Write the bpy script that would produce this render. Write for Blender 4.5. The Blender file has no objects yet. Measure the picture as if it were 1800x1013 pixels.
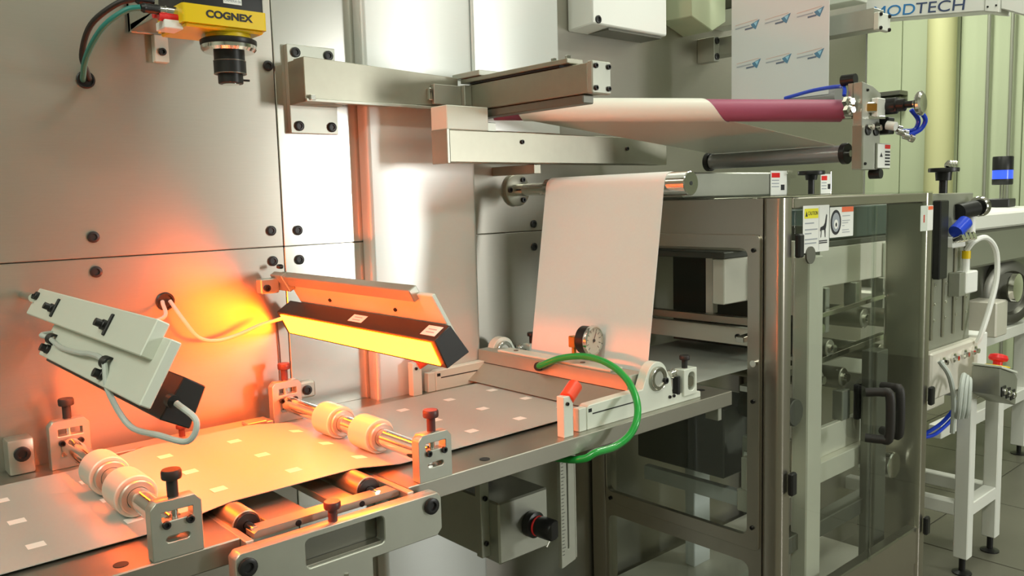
import bpy, bmesh, math, random
from mathutils import Vector, Matrix, Quaternion
random.seed(7)
S = bpy.context.scene
COL = S.collection
ZO = 0.9                      # height of the film web above the floor; the numbers below count from the web

# ------------------------------------------------------------------ camera
F, YAW, PITCH, ROLL = 1458.91, .7216, .1062, -.0270
cy, sy, cp, sp = math.cos(YAW), math.sin(YAW), math.cos(PITCH), math.sin(PITCH)
fwd = Vector((sy*cp, cy*cp, -sp)); rgt = Vector((cy, -sy, 0)); upv = rgt.cross(fwd)
r2 = rgt*math.cos(ROLL)+upv*math.sin(ROLL); u2 = -rgt*math.sin(ROLL)+upv*math.cos(ROLL)
cd = bpy.data.cameras.new('camera'); cam = bpy.data.objects.new('camera', cd); COL.objects.link(cam)
cd.sensor_width = 36; cd.sensor_fit = 'HORIZONTAL'; cd.lens = F/1800*36; cd.clip_start = .02; cd.clip_end = 60
cam.matrix_world = Matrix(((r2.x, u2.x, -fwd.x, -.40159), (r2.y, u2.y, -fwd.y, -1.24962), (r2.z, u2.z, -fwd.z, .3776+ZO), (0, 0, 0, 1)))
S.camera = cam

# ------------------------------------------------------------------ world, hall lamps, exposure
W = bpy.data.worlds.new('hall_air'); S.world = W; W.use_nodes = True
W.node_tree.nodes['Background'].inputs[0].default_value = (.80, .86, .78, 1)
W.node_tree.nodes['Background'].inputs[1].default_value = .12
S.view_settings.view_transform = 'Standard'; S.view_settings.look = 'None'
S.view_settings.gamma = 1; S.view_settings.exposure = 0.35; S.view_settings.use_curve_mapping = False

def area(name, loc, target, sx, sy_, power, col=(1, .98, .92)):
    l = bpy.data.lights.new(name, 'AREA'); l.shape = 'RECTANGLE'; l.size = sx; l.size_y = sy_; l.energy = power; l.color = col
    o = bpy.data.objects.new(name, l); COL.objects.link(o); o.location = (loc[0], loc[1], loc[2]+ZO)
    d = Vector(target)-Vector(loc)
    o.rotation_euler = d.to_track_quat('-Z', 'Y').to_euler()
    return o
LAMP = (.98, 1.0, .86)
for (lx, ly, pw) in ((-1.6, -2.2, 24), (.6, -2.2, 11), (2.8, -2.2, 13), (-2.0, -.8, 30), (1.6, -.75, 17), (3.6, -.3, 24), (4.6, 1.2, 34), (2.2, 1.4, 17)):
    area('ceiling_lamp', (lx, ly, 2.25), (lx, ly, 0), 1.3, .35, pw, LAMP)
area('highlight_lamp', (3.02, -4.15, .53), (.4, .155, .42), .68, .90, 78, (1, 1, .96))  # unseen lamp added to put the white highlight on the bright panels

# ------------------------------------------------------------------ materials
def mat(name, col, rough=.5, metal=0., noise=0., nscale=40., bump=0., coat=0., emit=None, estr=0., aniso=0., tangent=None, brush=None, trans=0., alpha=1., spec=.5, ior=1.45):
    m = bpy.data.materials.new(name); m.use_nodes = True
    nt = m.node_tree; b = nt.nodes['Principled BSDF']
    b.inputs['Base Color'].default_value = (*col, 1); b.inputs['Roughness'].default_value = rough; b.inputs['Metallic'].default_value = metal
    b.inputs['Coat Weight'].default_value = coat; b.inputs['Specular IOR Level'].default_value = spec
    b.inputs['Transmission Weight'].default_value = trans; b.inputs['IOR'].default_value = ior
    if emit: b.inputs['Emission Color'].default_value = (*emit, 1); b.inputs['Emission Strength'].default_value = estr
    if aniso: b.inputs['Anisotropic'].default_value = aniso
    if tangent:
        c = nt.nodes.new('ShaderNodeCombineXYZ')
        for i in range(3): c.inputs[i].default_value = tangent[i]
        nt.links.new(c.outputs[0], b.inputs['Tangent'])
    if noise or bump or brush:
        tc = nt.nodes.new('ShaderNodeTexCoord'); mp = nt.nodes.new('ShaderNodeMapping')
        nt.links.new(tc.outputs['Object'], mp.inputs['Vector'])
        if brush: mp.inputs['Scale'].default_value = brush
        n = nt.nodes.new('ShaderNodeTexNoise'); n.inputs['Scale'].default_value = nscale; n.inputs['Detail'].default_value = 4
        nt.links.new(mp.outputs[0], n.inputs['Vector'])
        if noise:
            r = nt.nodes.new('ShaderNodeMix'); r.data_type = 'RGBA'
            r.inputs['A'].default_value = (*[max(0, c*(1-noise)) for c in col], 1); r.inputs['B'].default_value = (*[min(1, c*(1+noise)) for c in col], 1)
            nt.links.new(n.outputs['Fac'], r.inputs['Factor']); nt.links.new(r.outputs['Result'], b.inputs['Base Color'])
        if bump:
            bp = nt.nodes.new('ShaderNodeBump'); bp.inputs['Strength'].default_value = bump; bp.inputs['Distance'].default_value = .001
            nt.links.new(n.outputs['Fac'], bp.inputs['Height']); nt.links.new(bp.outputs[0], b.inputs['Normal'])
    return m
def glass(name, tint, rough=.02, refl=.12):
    m = bpy.data.materials.new(name); m.use_nodes = True; nt = m.node_tree
    nt.nodes.remove(nt.nodes['Principled BSDF']); out = nt.nodes['Material Output']
    t = nt.nodes.new('ShaderNodeBsdfTransparent'); t.inputs[0].default_value = (*tint, 1)
    g = nt.nodes.new('ShaderNodeBsdfGlossy'); g.inputs['Roughness'].default_value = rough
    f = nt.nodes.new('ShaderNodeFresnel'); f.inputs[0].default_value = 1.45
    a = nt.nodes.new('ShaderNodeMath'); a.operation = 'ADD'; a.inputs[1].default_value = refl*.3
    mx = nt.nodes.new('ShaderNodeMixShader')
    ge = nt.nodes.new('ShaderNodeNewGeometry'); iv = nt.nodes.new('ShaderNodeMath'); iv.operation = 'SUBTRACT'; iv.inputs[0].default_value = 1
    mu = nt.nodes.new('ShaderNodeMath'); mu.operation = 'MULTIPLY'
    nt.links.new(ge.outputs['Backfacing'], iv.inputs[1]); nt.links.new(f.outputs[0], a.inputs[0]); nt.links.new(a.outputs[0], mu.inputs[0]); nt.links.new(iv.outputs[0], mu.inputs[1])
    nt.links.new(mu.outputs[0], mx.inputs[0]); nt.links.new(t.outputs[0], mx.inputs[1]); nt.links.new(g.outputs[0], mx.inputs[2])
    nt.links.new(mx.outputs[0], out.inputs[0])
    return m
M = {}
M['wall_steel'] = mat('wall_steel', (.45, .43, .375), .33, .85, noise=.05, nscale=30, brush=(1, 8, 60), aniso=.6, tangent=(0, 0, 1))
M['bright_steel'] = mat('bright_steel', (.66, .65, .60), .21, .95, noise=.03, nscale=30, brush=(1, 8, 60), aniso=.5, tangent=(0, 0, 1))
M['cover_steel'] = mat('cover_steel', (.70, .72, .69), .38, .45, noise=.03, nscale=30, brush=(1, 8, 60), aniso=.6, tangent=(0, 0, 1))
M['steel'] = mat('steel', (.38, .37, .30), .42, .95, noise=.06, nscale=50)
M['bed'] = mat('bed', (.40, .385, .33), .34, .9, noise=.07, nscale=12)
M['alu'] = mat('alu', (.43, .44, .38), .40, .75, noise=.04, nscale=60)
M['alu_white'] = mat('alu_white', (.68, .71, .62), .48, .12, noise=.02, nscale=30)
M['chrome'] = mat('chrome', (.80, .79, .75), .12, 1.)
M['cab_steel'] = mat('cab_steel', (.47, .44, .38), .28, .95, noise=.05, nscale=8)
M['dark_steel'] = mat('dark_steel', (.20, .20, .17), .4, .8, noise=.1, nscale=8)
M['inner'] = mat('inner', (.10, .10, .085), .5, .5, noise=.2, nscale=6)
M['teal_dark'] = mat('teal_dark', (.05, .075, .07), .3)
M['black'] = mat('black', (.012, .012, .012), .38)
M['rubber'] = mat('rubber', (.02, .018, .016), .55)
M['maroon'] = mat('maroon', (.09, .03, .028), .4)
M['film'] = mat('film', (.44, .455, .415), .42, .1, noise=.03, nscale=400, spec=.5)
M['film_light'] = mat('film_light', (.90, .89, .86), .5, 0., noise=.02, nscale=300)
M['mark'] = mat('mark', (.86, .84, .78), .6)
M['paper'] = mat('paper', (.80, .82, .83), .6)
M['film_white'] = mat('film_white', (.82, .83, .74), .4)
M['white'] = mat('white', (.85, .86, .82), .45)
M['yellow'] = mat('yellow', (.80, .56, .005), .38, coat=.2)
M['orange_red'] = mat('orange_red', (.85, .07, .02), .4)
M['red'] = mat('red', (.75, .02, .02), .35)
M['led'] = mat('led', (.9, .3, .02), .4, emit=(1, .10, .002), estr=78)
M['led_house'] = mat('led_house', (.02, .017, .016), .45)
M['brass'] = mat('brass', (.62, .30, .07), .3, .9)
M['green'] = mat('green', (.01, .33, .045), .3, coat=.3)
M['blue'] = mat('blue', (.015, .06, .62), .3)
M['cable_grey'] = mat('cable_grey', (.50, .54, .50), .45)
M['cable_teal'] = mat('cable_teal', (.02, .20, .17), .45)
M['purple'] = mat('purple', (.36, .09, .16), .5)
M['grey_roll'] = mat('grey_roll', (.36, .36, .37), .3, .6)
M['ring'] = mat('ring', (.58, .58, .50), .45, .2)
M['glass'] = glass('glass', (.93, .955, .935))
M['glass_clear'] = glass('glass_clear', (.97, .98, .97))
M['green_wall'] = mat('green_wall', (.50, .56, .38), .7, noise=.04, nscale=3)
M['pipe_yellow'] = mat('pipe_yellow', (.56, .56, .30), .6)
M['hall_wall'] = mat('hall_wall', (.36, .38, .31), .8)
M['floor'] = mat('floor', (.13, .125, .095), .35, noise=.15, nscale=5)
M['ink_dark'] = mat('ink_dark', (.015, .015, .02), .5)
M['ink_navy'] = mat('ink_navy', (.05, .08, .18), .5)
M['ink_blue'] = mat('ink_blue', (.03, .22, .55), .5)
M['logo_red'] = mat('logo_red', (.75, .50, .42), .6)
M['logo_text'] = mat('logo_text', (.46, .50, .56), .6)
M['logo_dark'] = mat('logo_dark', (.17, .21, .30), .6)
M['logo_blue'] = mat('logo_blue', (.12, .28, .45), .6)
M['ink_light'] = mat('ink_light', (.40, .74, .95), .5)
M['ink_red'] = mat('ink_red', (.75, .32, .22), .6)
M['ink_grey'] = mat('ink_grey', (.35, .38, .42), .6)
M['sign_yellow'] = mat('sign_yellow', (.85, .78, .02), .5)
M['sign_orange'] = mat('sign_orange', (.85, .16, .06), .5)
M['tower_blue'] = mat('tower_blue', (.02, .05, .7), .2, emit=(.05, .12, 1), estr=.8)
M['dial'] = mat('dial', (.85, .84, .78), .4)
M['frame_white'] = mat('frame_white', (.80, .81, .75), .4)
M['grey_green'] = mat('grey_green', (.30, .31, .25), .45, .4)
M['cab_beige'] = mat('cab_beige', (.74, .71, .62), .40, .25, noise=.05, nscale=10)

# ------------------------------------------------------------------ mesh tools
WORLD = {}
def AX(a): return {'x': 0, 'y': 1, 'z': 2}[a]
def frame_from(d):
    d = Vector(d).normalized()
    a = Vector((0, 0, 1)) if abs(d.z) < .9 else Vector((1, 0, 0))
    u = a.cross(d).normalized(); v = d.cross(u)
    return u, v, d
class MB:
    def __init__(s): s.bm = bmesh.new()
    def _bev(s, verts, b, seg=2, edges=None):
        if b > 0:
            es = edges if edges is not None else list({e for v in verts for e in v.link_edges})
            bmesh.ops.bevel(s.bm, geom=es, offset=b, segments=seg, profile=.5, affect='EDGES', clamp_overlap=True)
    def box(s, x0, x1, y0, y1, z0, z1, b=0., seg=1):
        vs = [s.bm.verts.new((x, y, z)) for x in (x0, x1) for y in (y0, y1) for z in (z0, z1)]
        for f in ((0, 1, 3, 2), (4, 6, 7, 5), (0, 4, 5, 1), (2, 3, 7, 6), (0, 2, 6, 4), (1, 5, 7, 3)):
            s.bm.faces.new([vs[i] for i in f])
        s._bev(vs, b, seg); return s
    def obox(s, c, sz, R, b=0., seg=1):
        """oriented box: centre, full size, 3x3 rotation"""
        vs = [s.bm.verts.new(Vector(c)+R@Vector((x*sz[0]/2, y*sz[1]/2, z*sz[2]/2))) for x in (-1, 1) for y in (-1, 1) for z in (-1, 1)]
        for f in ((0, 1, 3, 2), (4, 6, 7, 5), (0, 4, 5, 1), (2, 3, 7, 6), (0, 2, 6, 4), (1, 5, 7, 3)):
            s.bm.faces.new([vs[i] for i in f])
        s._bev(vs, b, seg); return s
    def bar(s, p0, p1, w, h, up=(0, 0, 1), b=0.):
        p0, p1 = Vector(p0), Vector(p1); d = (p1-p0); L = d.length; d.normalize()
        u = Vector(up).cross(d).normalized(); v = d.cross(u)
        R = Matrix((d, u, v)).transposed()
        return s.obox((p0+p1)/2, (L, w, h), R, b)
    def lathe(s, prof, o, d, n=24, caps=True):
        u, v, d = frame_from(d); o = Vector(o); rings = []
        for r, t in prof:
            rings.append([s.bm.verts.new(o+d*t+(u*math.cos(2*math.pi*i/n)+v*math.sin(2*math.pi*i/n))*max(r, 1e-5)) for i in range(n)])
        for a, b in zip(rings[:-1], rings[1:]):
            for i in range(n): s.bm.faces.new((a[i], a[(i+1) % n], b[(i+1) % n], b[i]))
        if caps:
            s.bm.faces.new(list(reversed(rings[0]))); s.bm.faces.new(rings[-1])
        return s
    def cyl(s, p0, p1, r, n=24, c=0.):
        d = Vector(p1)-Vector(p0); L = d.length
        pr = [(r, 0), (r, L)] if not c else [(r-c, 0), (r, c), (r, L-c), (r-c, L)]
        return s.lathe(pr, p0, d, n)
    def ring(s, p0, p1, ro, ri, n=32, c=.0015):
        d = Vector(p1)-Vector(p0); L = d.length
        return s.lathe([(ri, 0), (ro-c, 0), (ro, c), (ro, L-c), (ro-c, L), (ri, L), (ri, 0)], p0, d, n, caps=False)
    def prism(s, poly, axis, a0, a1, holes=(), b=0.):
        i = AX(axis)
        def P(p, t):
            return {0: (t, p[0], p[1]), 1: (p[0], t, p[1]), 2: (p[0], p[1], t)}[i]
        tmp = bmesh.new(); edges = []
        for loop in [poly]+list(holes):
            vs = [tmp.verts.new(P(p, a0)) for p in loop]
            for k in range(len(vs)): edges.append(tmp.edges.new((vs[k], vs[(k+1) % len(vs)])))
        if holes: bmesh.ops.triangle_fill(tmp, use_beauty=True, edges=edges)
        else: tmp.faces.new(tmp.verts[:])
        d = [0, 0, 0]; d[i] = a1-a0
        g = bmesh.ops.extrude_face_region(tmp, geom=tmp.faces[:], use_keep_orig=True)
        bmesh.ops.translate(tmp, vec=d, verts=[e for e in g['geom'] if isinstance(e, bmesh.types.BMVert)])
        bmesh.ops.recalc_face_normals(tmp, faces=tmp.faces[:])
        if b:
            es = [e for e in tmp.edges if len(e.link_faces) == 2 and e.calc_face_angle(0) > .4]
            bmesh.ops.bevel(tmp, geom=es, offset=b, segments=1, profile=.5, affect='EDGES', clamp_overlap=True)
        me = bpy.data.meshes.new('t'); tmp.to_mesh(me); tmp.free(); s.bm.from_mesh(me); bpy.data.meshes.remove(me)
        return s
    def tube(s, pts, r, n=10, sub=6):
        P = [Vector(p) for p in pts]; Q = []
        if len(P) > 2 and sub > 1:
            E = [P[0]*2-P[1]]+P+[P[-1]*2-P[-2]]
            for k in range(1, len(E)-2):
                for j in range(sub):
                    t = j/sub; a, b, c, d = E[k-1], E[k], E[k+1], E[k+2]
                    Q.append(.5*((2*b)+(c-a)*t+(2*a-5*b+4*c-d)*t*t+(3*b-a-3*c+d)*t**3))
            Q.append(P[-1])
        else: Q = P
        rings = []; pu = None
        for k, q in enumerate(Q):
            d = (Q[min(k+1, len(Q)-1)]-Q[max(k-1, 0)]).normalized()
            if pu is None: u, v, _ = frame_from(d)
            else: u = (pu-d*pu.dot(d)).normalized(); v = d.cross(u)
            pu = u
            rings.append([s.bm.verts.new(q+(u*math.cos(2*math.pi*i/n)+v*math.sin(2*math.pi*i/n))*r) for i in range(n)])
        for a, b in zip(rings[:-1], rings[1:]):
            for i in range(n): s.bm.faces.new((a[i], a[(i+1) % n], b[(i+1) % n], b[i]))
        s.bm.faces.new(list(reversed(rings[0]))); s.bm.faces.new(rings[-1]); return s
    def sheet(s, prof, y0, y1, th=.0006):
        """thin web: profile of (x, z) points swept along Y with a thickness"""
        pts = [Vector((p[0], p[1])) for p in prof]; up = []; dn = []
        for k, p in enumerate(pts):
            d = pts[min(k+1, len(pts)-1)]-pts[max(k-1, 0)]; d.normalize(); nn = Vector((-d.y, d.x))*th/2
            up.append(p+nn); dn.append(p-nn)
        loop = up+list(reversed(dn)); n = len(loop)
        A = [s.bm.verts.new((p.x, y0, p.y)) for p in loop]; B = [s.bm.verts.new((p.x, y1, p.y)) for p in loop]
        for k in range(n): s.bm.faces.new((A[k], A[(k+1) % n], B[(k+1) % n], B[k]))
        m = len(pts)
        for k in range(m-1):
            for Rr in (A, B): s.bm.faces.new((Rr[k], Rr[k+1], Rr[n-2-k], Rr[n-1-k]))
        return s
    def quad_slab(s, pts, n, th):
        n = Vector(n).normalized()*th
        A = [s.bm.verts.new(Vector(p)) for p in pts]; B = [s.bm.verts.new(Vector(p)+n) for p in pts]; k = len(A)
        s.bm.faces.new(A); s.bm.faces.new(list(reversed(B)))
        for i in range(k): s.bm.faces.new((A[i], B[i], B[(i+1) % k], A[(i+1) % k]))
        return s
    def build(s, name, m, parent=None, smooth=35, stuff=False):
        bmesh.ops.recalc_face_normals(s.bm, faces=s.bm.faces[:])
        if parent is None:
            xs = [v.co for v in s.bm.verts]
            base = Vector(((min(v.x for v in xs)+max(v.x for v in xs))/2, (min(v.y for v in xs)+max(v.y for v in xs))/2, min(v.z for v in xs)))
        else: base = WORLD[parent.name]
        bmesh.ops.translate(s.bm, vec=-base, verts=s.bm.verts[:])
        me = bpy.data.meshes.new(name); s.bm.to_mesh(me); s.bm.free()
        me.materials.append(M[m])
        if smooth:
            me.shade_smooth(); me.set_sharp_from_angle(angle=math.radians(smooth))
        o = bpy.data.objects.new(name, me); COL.objects.link(o)
        if parent: o.parent = parent
        else: o.location = base+Vector((0, 0, ZO))
        WORLD[o.name] = base.copy()
        return o
def tag(o, label, cat=None, group=None, kind=None):
    if label: o['label'] = label
    if cat: o['category'] = cat
    if group: o['group'] = group
    if kind: o['kind'] = kind
    return o
def thing(name, label, cat, loc, group=None):
    o = bpy.data.objects.new(name, None); COL.objects.link(o); o.empty_display_size = .02
    o.location = Vector(loc)+Vector((0, 0, ZO)); WORLD[o.name] = Vector(loc)
    return tag(o, label, cat, group)
def struct(mb, name, m, label=None):
    o = mb.build(name, m); o['kind'] = 'structure'
    tag(o, label)
    return o
def inst(name, me, loc, d, parent, spin=0.):
    """a copy of a shared mesh whose local +Z looks along d"""
    o = bpy.data.objects.new(name, me); COL.objects.link(o); o.parent = parent
    o.location = Vector(loc)-WORLD[parent.name]
    o.rotation_mode = 'QUATERNION'; o.rotation_quaternion = Vector(d).to_track_quat('Z', 'Y') @ Quaternion((0, 0, 1), spin)
    WORLD[o.name] = Vector(loc)
    return o
def shared(mb, name, m, smooth=35):
    me = bpy.data.meshes.new(name); bmesh.ops.recalc_face_normals(mb.bm, faces=mb.bm.faces[:]); mb.bm.to_mesh(me); mb.bm.free(); me.materials.append(M[m])
    me.shade_smooth(); me.set_sharp_from_angle(angle=math.radians(smooth)); return me
def socket_bolt(r, h, m='black'):
    b = MB(); b.lathe([(r, 0), (r, h*.85), (r*.88, h), (r*.55, h), (r*.5, h*.4), (0, h*.4)], (0, 0, 0), (0, 0, 1), 18)
    return shared(b, 'bolt', m)
BOLT = {r: socket_bolt(r, h) for r, h in ((.009, .0035), (.011, .005), (.006, .005), (.0045, .004), (.003, .003))}
CHB = socket_bolt(.005, .004, 'chrome')
def knob_mesh(m, r=.011, h=.03):
    b = MB(); b.lathe([(r*.55, 0), (r*.55, h*.6), (r*.95, h*.66), (r, h*.72), (r, h*.93), (r*.9, h)], (0, 0, 0), (0, 0, 1), 24)
    return shared(b, 'knob', m)
KNOB = knob_mesh('rubber'); KNOBM = knob_mesh('maroon')
FONT = {}
def text(body, size, extrude=.0004, sx=1., bold=0.):
    c = bpy.data.curves.new('lettering', 'FONT'); c.body = body; c.size = size; c.extrude = extrude; c.offset = bold; c.align_x = 'CENTER'; c.align_y = 'CENTER'
    o = bpy.data.objects.new('lettering', c); COL.objects.link(o)
    dg = bpy.context.evaluated_depsgraph_get(); me = bpy.data.meshes.new_from_object(o.evaluated_get(dg))
    bpy.data.objects.remove(o); bpy.data.curves.remove(c)
    for v in me.vertices: v.co.x *= sx
    return me
def put_text(name, me, m, loc, right, up, parent):
    me.materials.clear(); me.materials.append(M[m])
    o = bpy.data.objects.new(name, me); COL.objects.link(o); o.parent = parent
    r = Vector(right).normalized(); u = Vector(up); u = (u-r*u.dot(r)).normalized(); n = r.cross(u)
    mw = Matrix((r, u, n)).transposed().to_4x4(); mw.translation = Vector(loc)-WORLD[parent.name]
    o.matrix_local = mw; WORLD[o.name] = Vector(loc)
    return o
def rrect(x0, x1, y0, y1, r, n=4):
    o = []
    for cx, cy_, a in ((x1-r, y0+r, -90), (x1-r, y1-r, 0), (x0+r, y1-r, 90), (x0+r, y0+r, 180)):
        for k in range(n+1):
            t = math.radians(a+90*k/n); o.append((cx+r*math.cos(t), cy_+r*math.sin(t)))
    return o
def circ(x, y, r, n=20): return [(x+r*math.cos(2*math.pi*k/n), y+r*math.sin(2*math.pi*k/n)) for k in range(n)]

# ================================================================== hall
HX0, HX1, HY0, HY1, HZ0, HZ1 = -3.5, 6.0, -4.2, 3.2, -.9, 2.3
fl = struct(MB().box(HX0, HX1, HY0, HY1, HZ0-.1, HZ0), 'floor', 'floor')
struct(MB().box(HX0, HX1, HY0, HY1, HZ1, HZ1+.1), 'ceiling', 'white')
struct(MB().box(HX0-.1, HX0, HY0, HY1, HZ0, HZ1), 'wall_left', 'hall_wall')
struct(MB().box(HX0, HX1, HY1, HY1+.1, HZ0, HZ1), 'wall_back', 'hall_wall')
wf = struct(MB().prism([(HX0, HZ0), (HX1, HZ0), (HX1, HZ1), (HX0, HZ1)], 'y', HY0-.1, HY0), 'wall_front', 'hall_wall')
wn = struct(MB().prism([(2.64, .04), (3.40, .04), (3.40, 1.02), (2.64, 1.02)], 'y', HY0, HY0+.03, holes=[[(2.68, .08), (3.36, .08), (3.36, .98), (2.68, .98)]]), 'lamp_frame', 'frame_white', 'white frame added round the highlight lamp on the hall wall')  # made-up window frame, placed to house the added highlight lamp
MB().box(2.68, 3.36, HY0+.002, HY0+.006, .08, .98).build('lamp_pane', 'glass_clear', wn)
wr = struct(MB().box(HX1+.02, HX1+.12, HY0, HY1, HZ0, HZ1), 'wall_right', 'green_wall', 'pale green panelled hall wall')
for k in range(18):
    y1 = HY1-.01-k*.41
    MB().box(HX1, HX1+.02, y1-.403, y1, HZ0, HZ1, .003).build('wall_panel', 'green_wall', wr)
# floor tiles in the part of the floor in view
for i in range(6):
    for j in range(5):
        x = 2.0+i*.6; y = -1.2+j*.6
        MB().box(x+.003, x+.597, y+.003, y+.597, HZ0, HZ0+.004, .001).build('floor_tile', 'floor', fl)
tag(MB().cyl((5.9, 1.23, HZ0), (5.9, 1.23, HZ1), .095, 28).build('wall_pipe', 'pipe_yellow'), 'thick pale yellow vertical pipe against the green wall', 'pipe')
for y, r, lab in ((.945, .012, 'thin dark conduit on the green wall beside the thick yellow pipe'), (.80, .012, 'thin dark conduit on the green wall farther from the yellow pipe')):
    tag(MB().cyl((5.96, y, HZ0), (5.96, y, HZ1), r, 10).build('wall_conduit', 'grey_green'), lab, 'conduit')
pb = thing('wall_bracket_rail', 'short dark twin rail fixed to the green wall', 'rail', (5.9, 1.75, 1.0))
for dz in (0, .05): MB().box(5.86, 5.99, 1.5, 2.1, 1.02+dz, 1.05+dz).build('rail', 'dark_steel', pb)

# ================================================================== machine wall
WY = .155
mw = thing('machine_wall', 'tall brushed stainless steel machine wall of bolted panels', 'machine wall', (.6, .165, -.9))
def wpanel(x0, x1, z0, z1, name='steel_panel', m='wall_steel'):
    g = .0007
    return MB().box(x0+g, x1-g, WY, WY+.02, z0+g, z1-g, .0012).build(name, m, mw)
PA = wpanel(-1.2, .2856, .304, 1.25); PA2 = wpanel(-1.2, .2856, -.9, .304)
PB_ = wpanel(.2856, .70, .304, 1.25, m='bright_steel'); PB2 = wpanel(.2856, .70, -.9, .304, m='bright_steel')
PC = wpanel(.70, 2.52, .304, 1.25); PC2 = wpanel(.70, 2.52, -.9, .304)
MB().box(-1.2, 2.52, WY+.0205, WY+.03, -.9, 1.25).build('backing_plate', 'dark_steel', mw)
for x, z, p in ((-.033, .3370, PA), (-.033, .2825, PA2), (.262, .3335, PA), (.262, .2790, PA2), (.314, .3320, PB_), (.314, .2780, PB2), (.274, .624, PA), (.905, .3203, PC), (.905, .2677, PC2), (1.20, .80, PC)):
    inst('socket_bolt', BOLT[.009], (x, WY, z), (0, -1, 0), p)
for x, z, r in ((.069, .2255, .0150), (-.026, .578, .0135)):
    b = MB(); b.ring((x, WY-.004, z), (x, WY, z), r, r*.78); b.build('cable_grommet', 'black', mw)
    MB().cyl((x, WY-.001, z), (x, WY, z), r*.8).build('cable_hole', 'rubber', mw)
cv = thing('column_cover', 'pale brushed steel column cover standing proud of the machine wall', 'cover', (.58, .137, -.9))
pr = rrect(.4474, .7110, .1195, .1552, .010, 5)
MB().prism(pr, 'z', -.9, 1.25).build('cover_sheet', 'cover_steel', cv)
cu = thing('upper_cover', 'pale steel cover panel high on the wall beside the column cover', 'cover', (.84, .137, .52))
MB().prism(rrect(.7125, .965, .1195, .1552, .006, 4), 'z', .525, 1.25).build('cover_sheet', 'cover_steel', cu)

# ================================================================== machine bed
bedL = thing('machine_bed', 'long flat steel machine bed under the film ahead of the camera station', 'machine bed', (-.5, -.09, -.033))
MB().box(-1.2, -.03, -.338, .1545, -.033, -.005, .0015).build('bed_plate', 'bed', bedL)
bedR = thing('machine_bed', 'long flat steel machine bed carrying the splice station', 'machine bed', (.6, -.09, -.033))
MB().prism([(.205, -.338), (.965, -.338), (.965, .1545), (.7125, .1545), (.7125, .119), (.446, .119), (.446, .1545), (.205, .1545)], 'z', -.033, -.005, b=.0012).build('bed_plate', 'bed', bedR)
HOLE = shared(MB().cyl((0, 0, 0), (0, 0, .0006), .008, 18), 'dowel_hole', 'black')
for x, y, p in ((-.155, -.315, bedL), (.355, -.318, bedR), (.93, -.29, bedR)): inst('dowel_hole', HOLE, (x, y, -.005), (0, 0, 1), p)
MB().box(.93, .942, -.33, -.30, -.06, -.033, .001).build('bed_bracket', 'alu', bedR)

# ================================================================== film web on the bed
prof = [(-.9, -.001), (-.115, -.001), (-.10, -.0005), (-.06, .004), (-.02, .0095), (-.006, .0113), (.08, .0113), (.165, .0113), (.18, .0100), (.215, .0045), (.245, .0004), (.26, 0), (.95, 0), (1.40, 0)]
web = thing('film_web', 'wide grey film web with rows of small white squares lying along the bed', 'film web', (.1, -.09, 0))
MB().sheet(prof, -.258, .072, .0008).build('film', 'film', web)
def webz(x):
    for a, b in zip(prof[:-1], prof[1:]):
        if a[0] <= x <= b[0]: return a[1]+(b[1]-a[1])*(x-a[0])/(b[0]-a[0])
    return 0
def webn(x):
    s = (webz(x+.004)-webz(x-.004))/.008; return Vector((-s, 0, 1)).normalized()
MARK = shared(MB().box(-.0095, .0095, -.0085, .0085, 0, .0003), 'mark', 'mark')
for i in range(-3, 8):
    for j in range(3):
        x, y = .10624*i, -.1*j
        if x > .68: continue
        o = inst('white_mark', MARK, (x, y-.003*(0 <= i <= 1), webz(x)+.0005), (0, 0, 1), web)
        s = (webz(x+.008)-webz(x-.008))/.016
        o.rotation_mode = 'XYZ'; o.rotation_euler = (0, -math.atan(s), 0)

# ================================================================== nip roller units
def roller_unit(X, lab, ring_y, knobm, group, blk):
    t = thing('nip_roller', lab, 'roller', (X, -.11, -.005), group)
    MB().cyl((X, .10, .027), (X, -.325, .027), .0135, 28).build('shaft', 'chrome', t)
    for yc in ring_y:
        rg = MB(); rg.ring((X, yc+.026, .027), (X, yc-.026, .027), .0262, .0165); rgo = rg.build('roller_ring', 'ring', t)
        MB().ring((X, yc-.0262, .027), (X, yc-.034, .027), .0215, .0138).build('ring_collar', 'alu', rgo)
    for yf, sgn, near in ((-.338, 1, True), (.122, -1, False)):
        ya, yb = (yf, yf+.017) if near else (yf-.017, yf)
        h = .061 if near else .068
        x0, x1 = X-.028, X+.028
        pl = [(x0, -.005), (x1, -.005), (x1, h-.008), (x1-.007, h), (x0+.007, h), (x0, h-.008)]
        win = [(x0+.012, h-.024), (x1-.010, h-.024), (x1-.010, h-.013), (x0+.012, h-.013)]
        slot = rrect(X-.013, X+.013, .013, .020, .0034, 3)
        bk = MB().prism(pl, 'y', ya, yb, holes=[win, slot], b=.0008).build('end_bracket', 'alu', t)
        MB().box(x0+.008, x1-.008, ya+.003, yb-.003, .025, h-.026, .001).build('slide_block', 'alu_white', t)
        for dx in (-.012, .014):
            inst('socket_bolt', BOLT[.0045], (X+dx, ya, .034), (0, -1, 0), bk)
        MB().cyl((X, (ya+yb)/2, h-.03), (X, (ya+yb)/2, h+.004), .004, 12).build('adjuster_screw', 'chrome', bk)
        inst('knob', knobm, (X, (ya+yb)/2, h+.001), (0, 0, 1), bk)
    return t
roller_unit(-.100, 'nip roller with two pale rings ahead of the orange lit film', (-.065, -.172), KNOB, 'nip rollers', None)
roller_unit(.252, 'orange lit chrome nip roller with two rings beneath the glowing light bar', (-.055, -.170), KNOBM, 'nip rollers', None)
wb = thing('stop_block', 'small square steel block with one black bolt against the wall on the bed', 'block', (-.161, .137, -.005))
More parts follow.
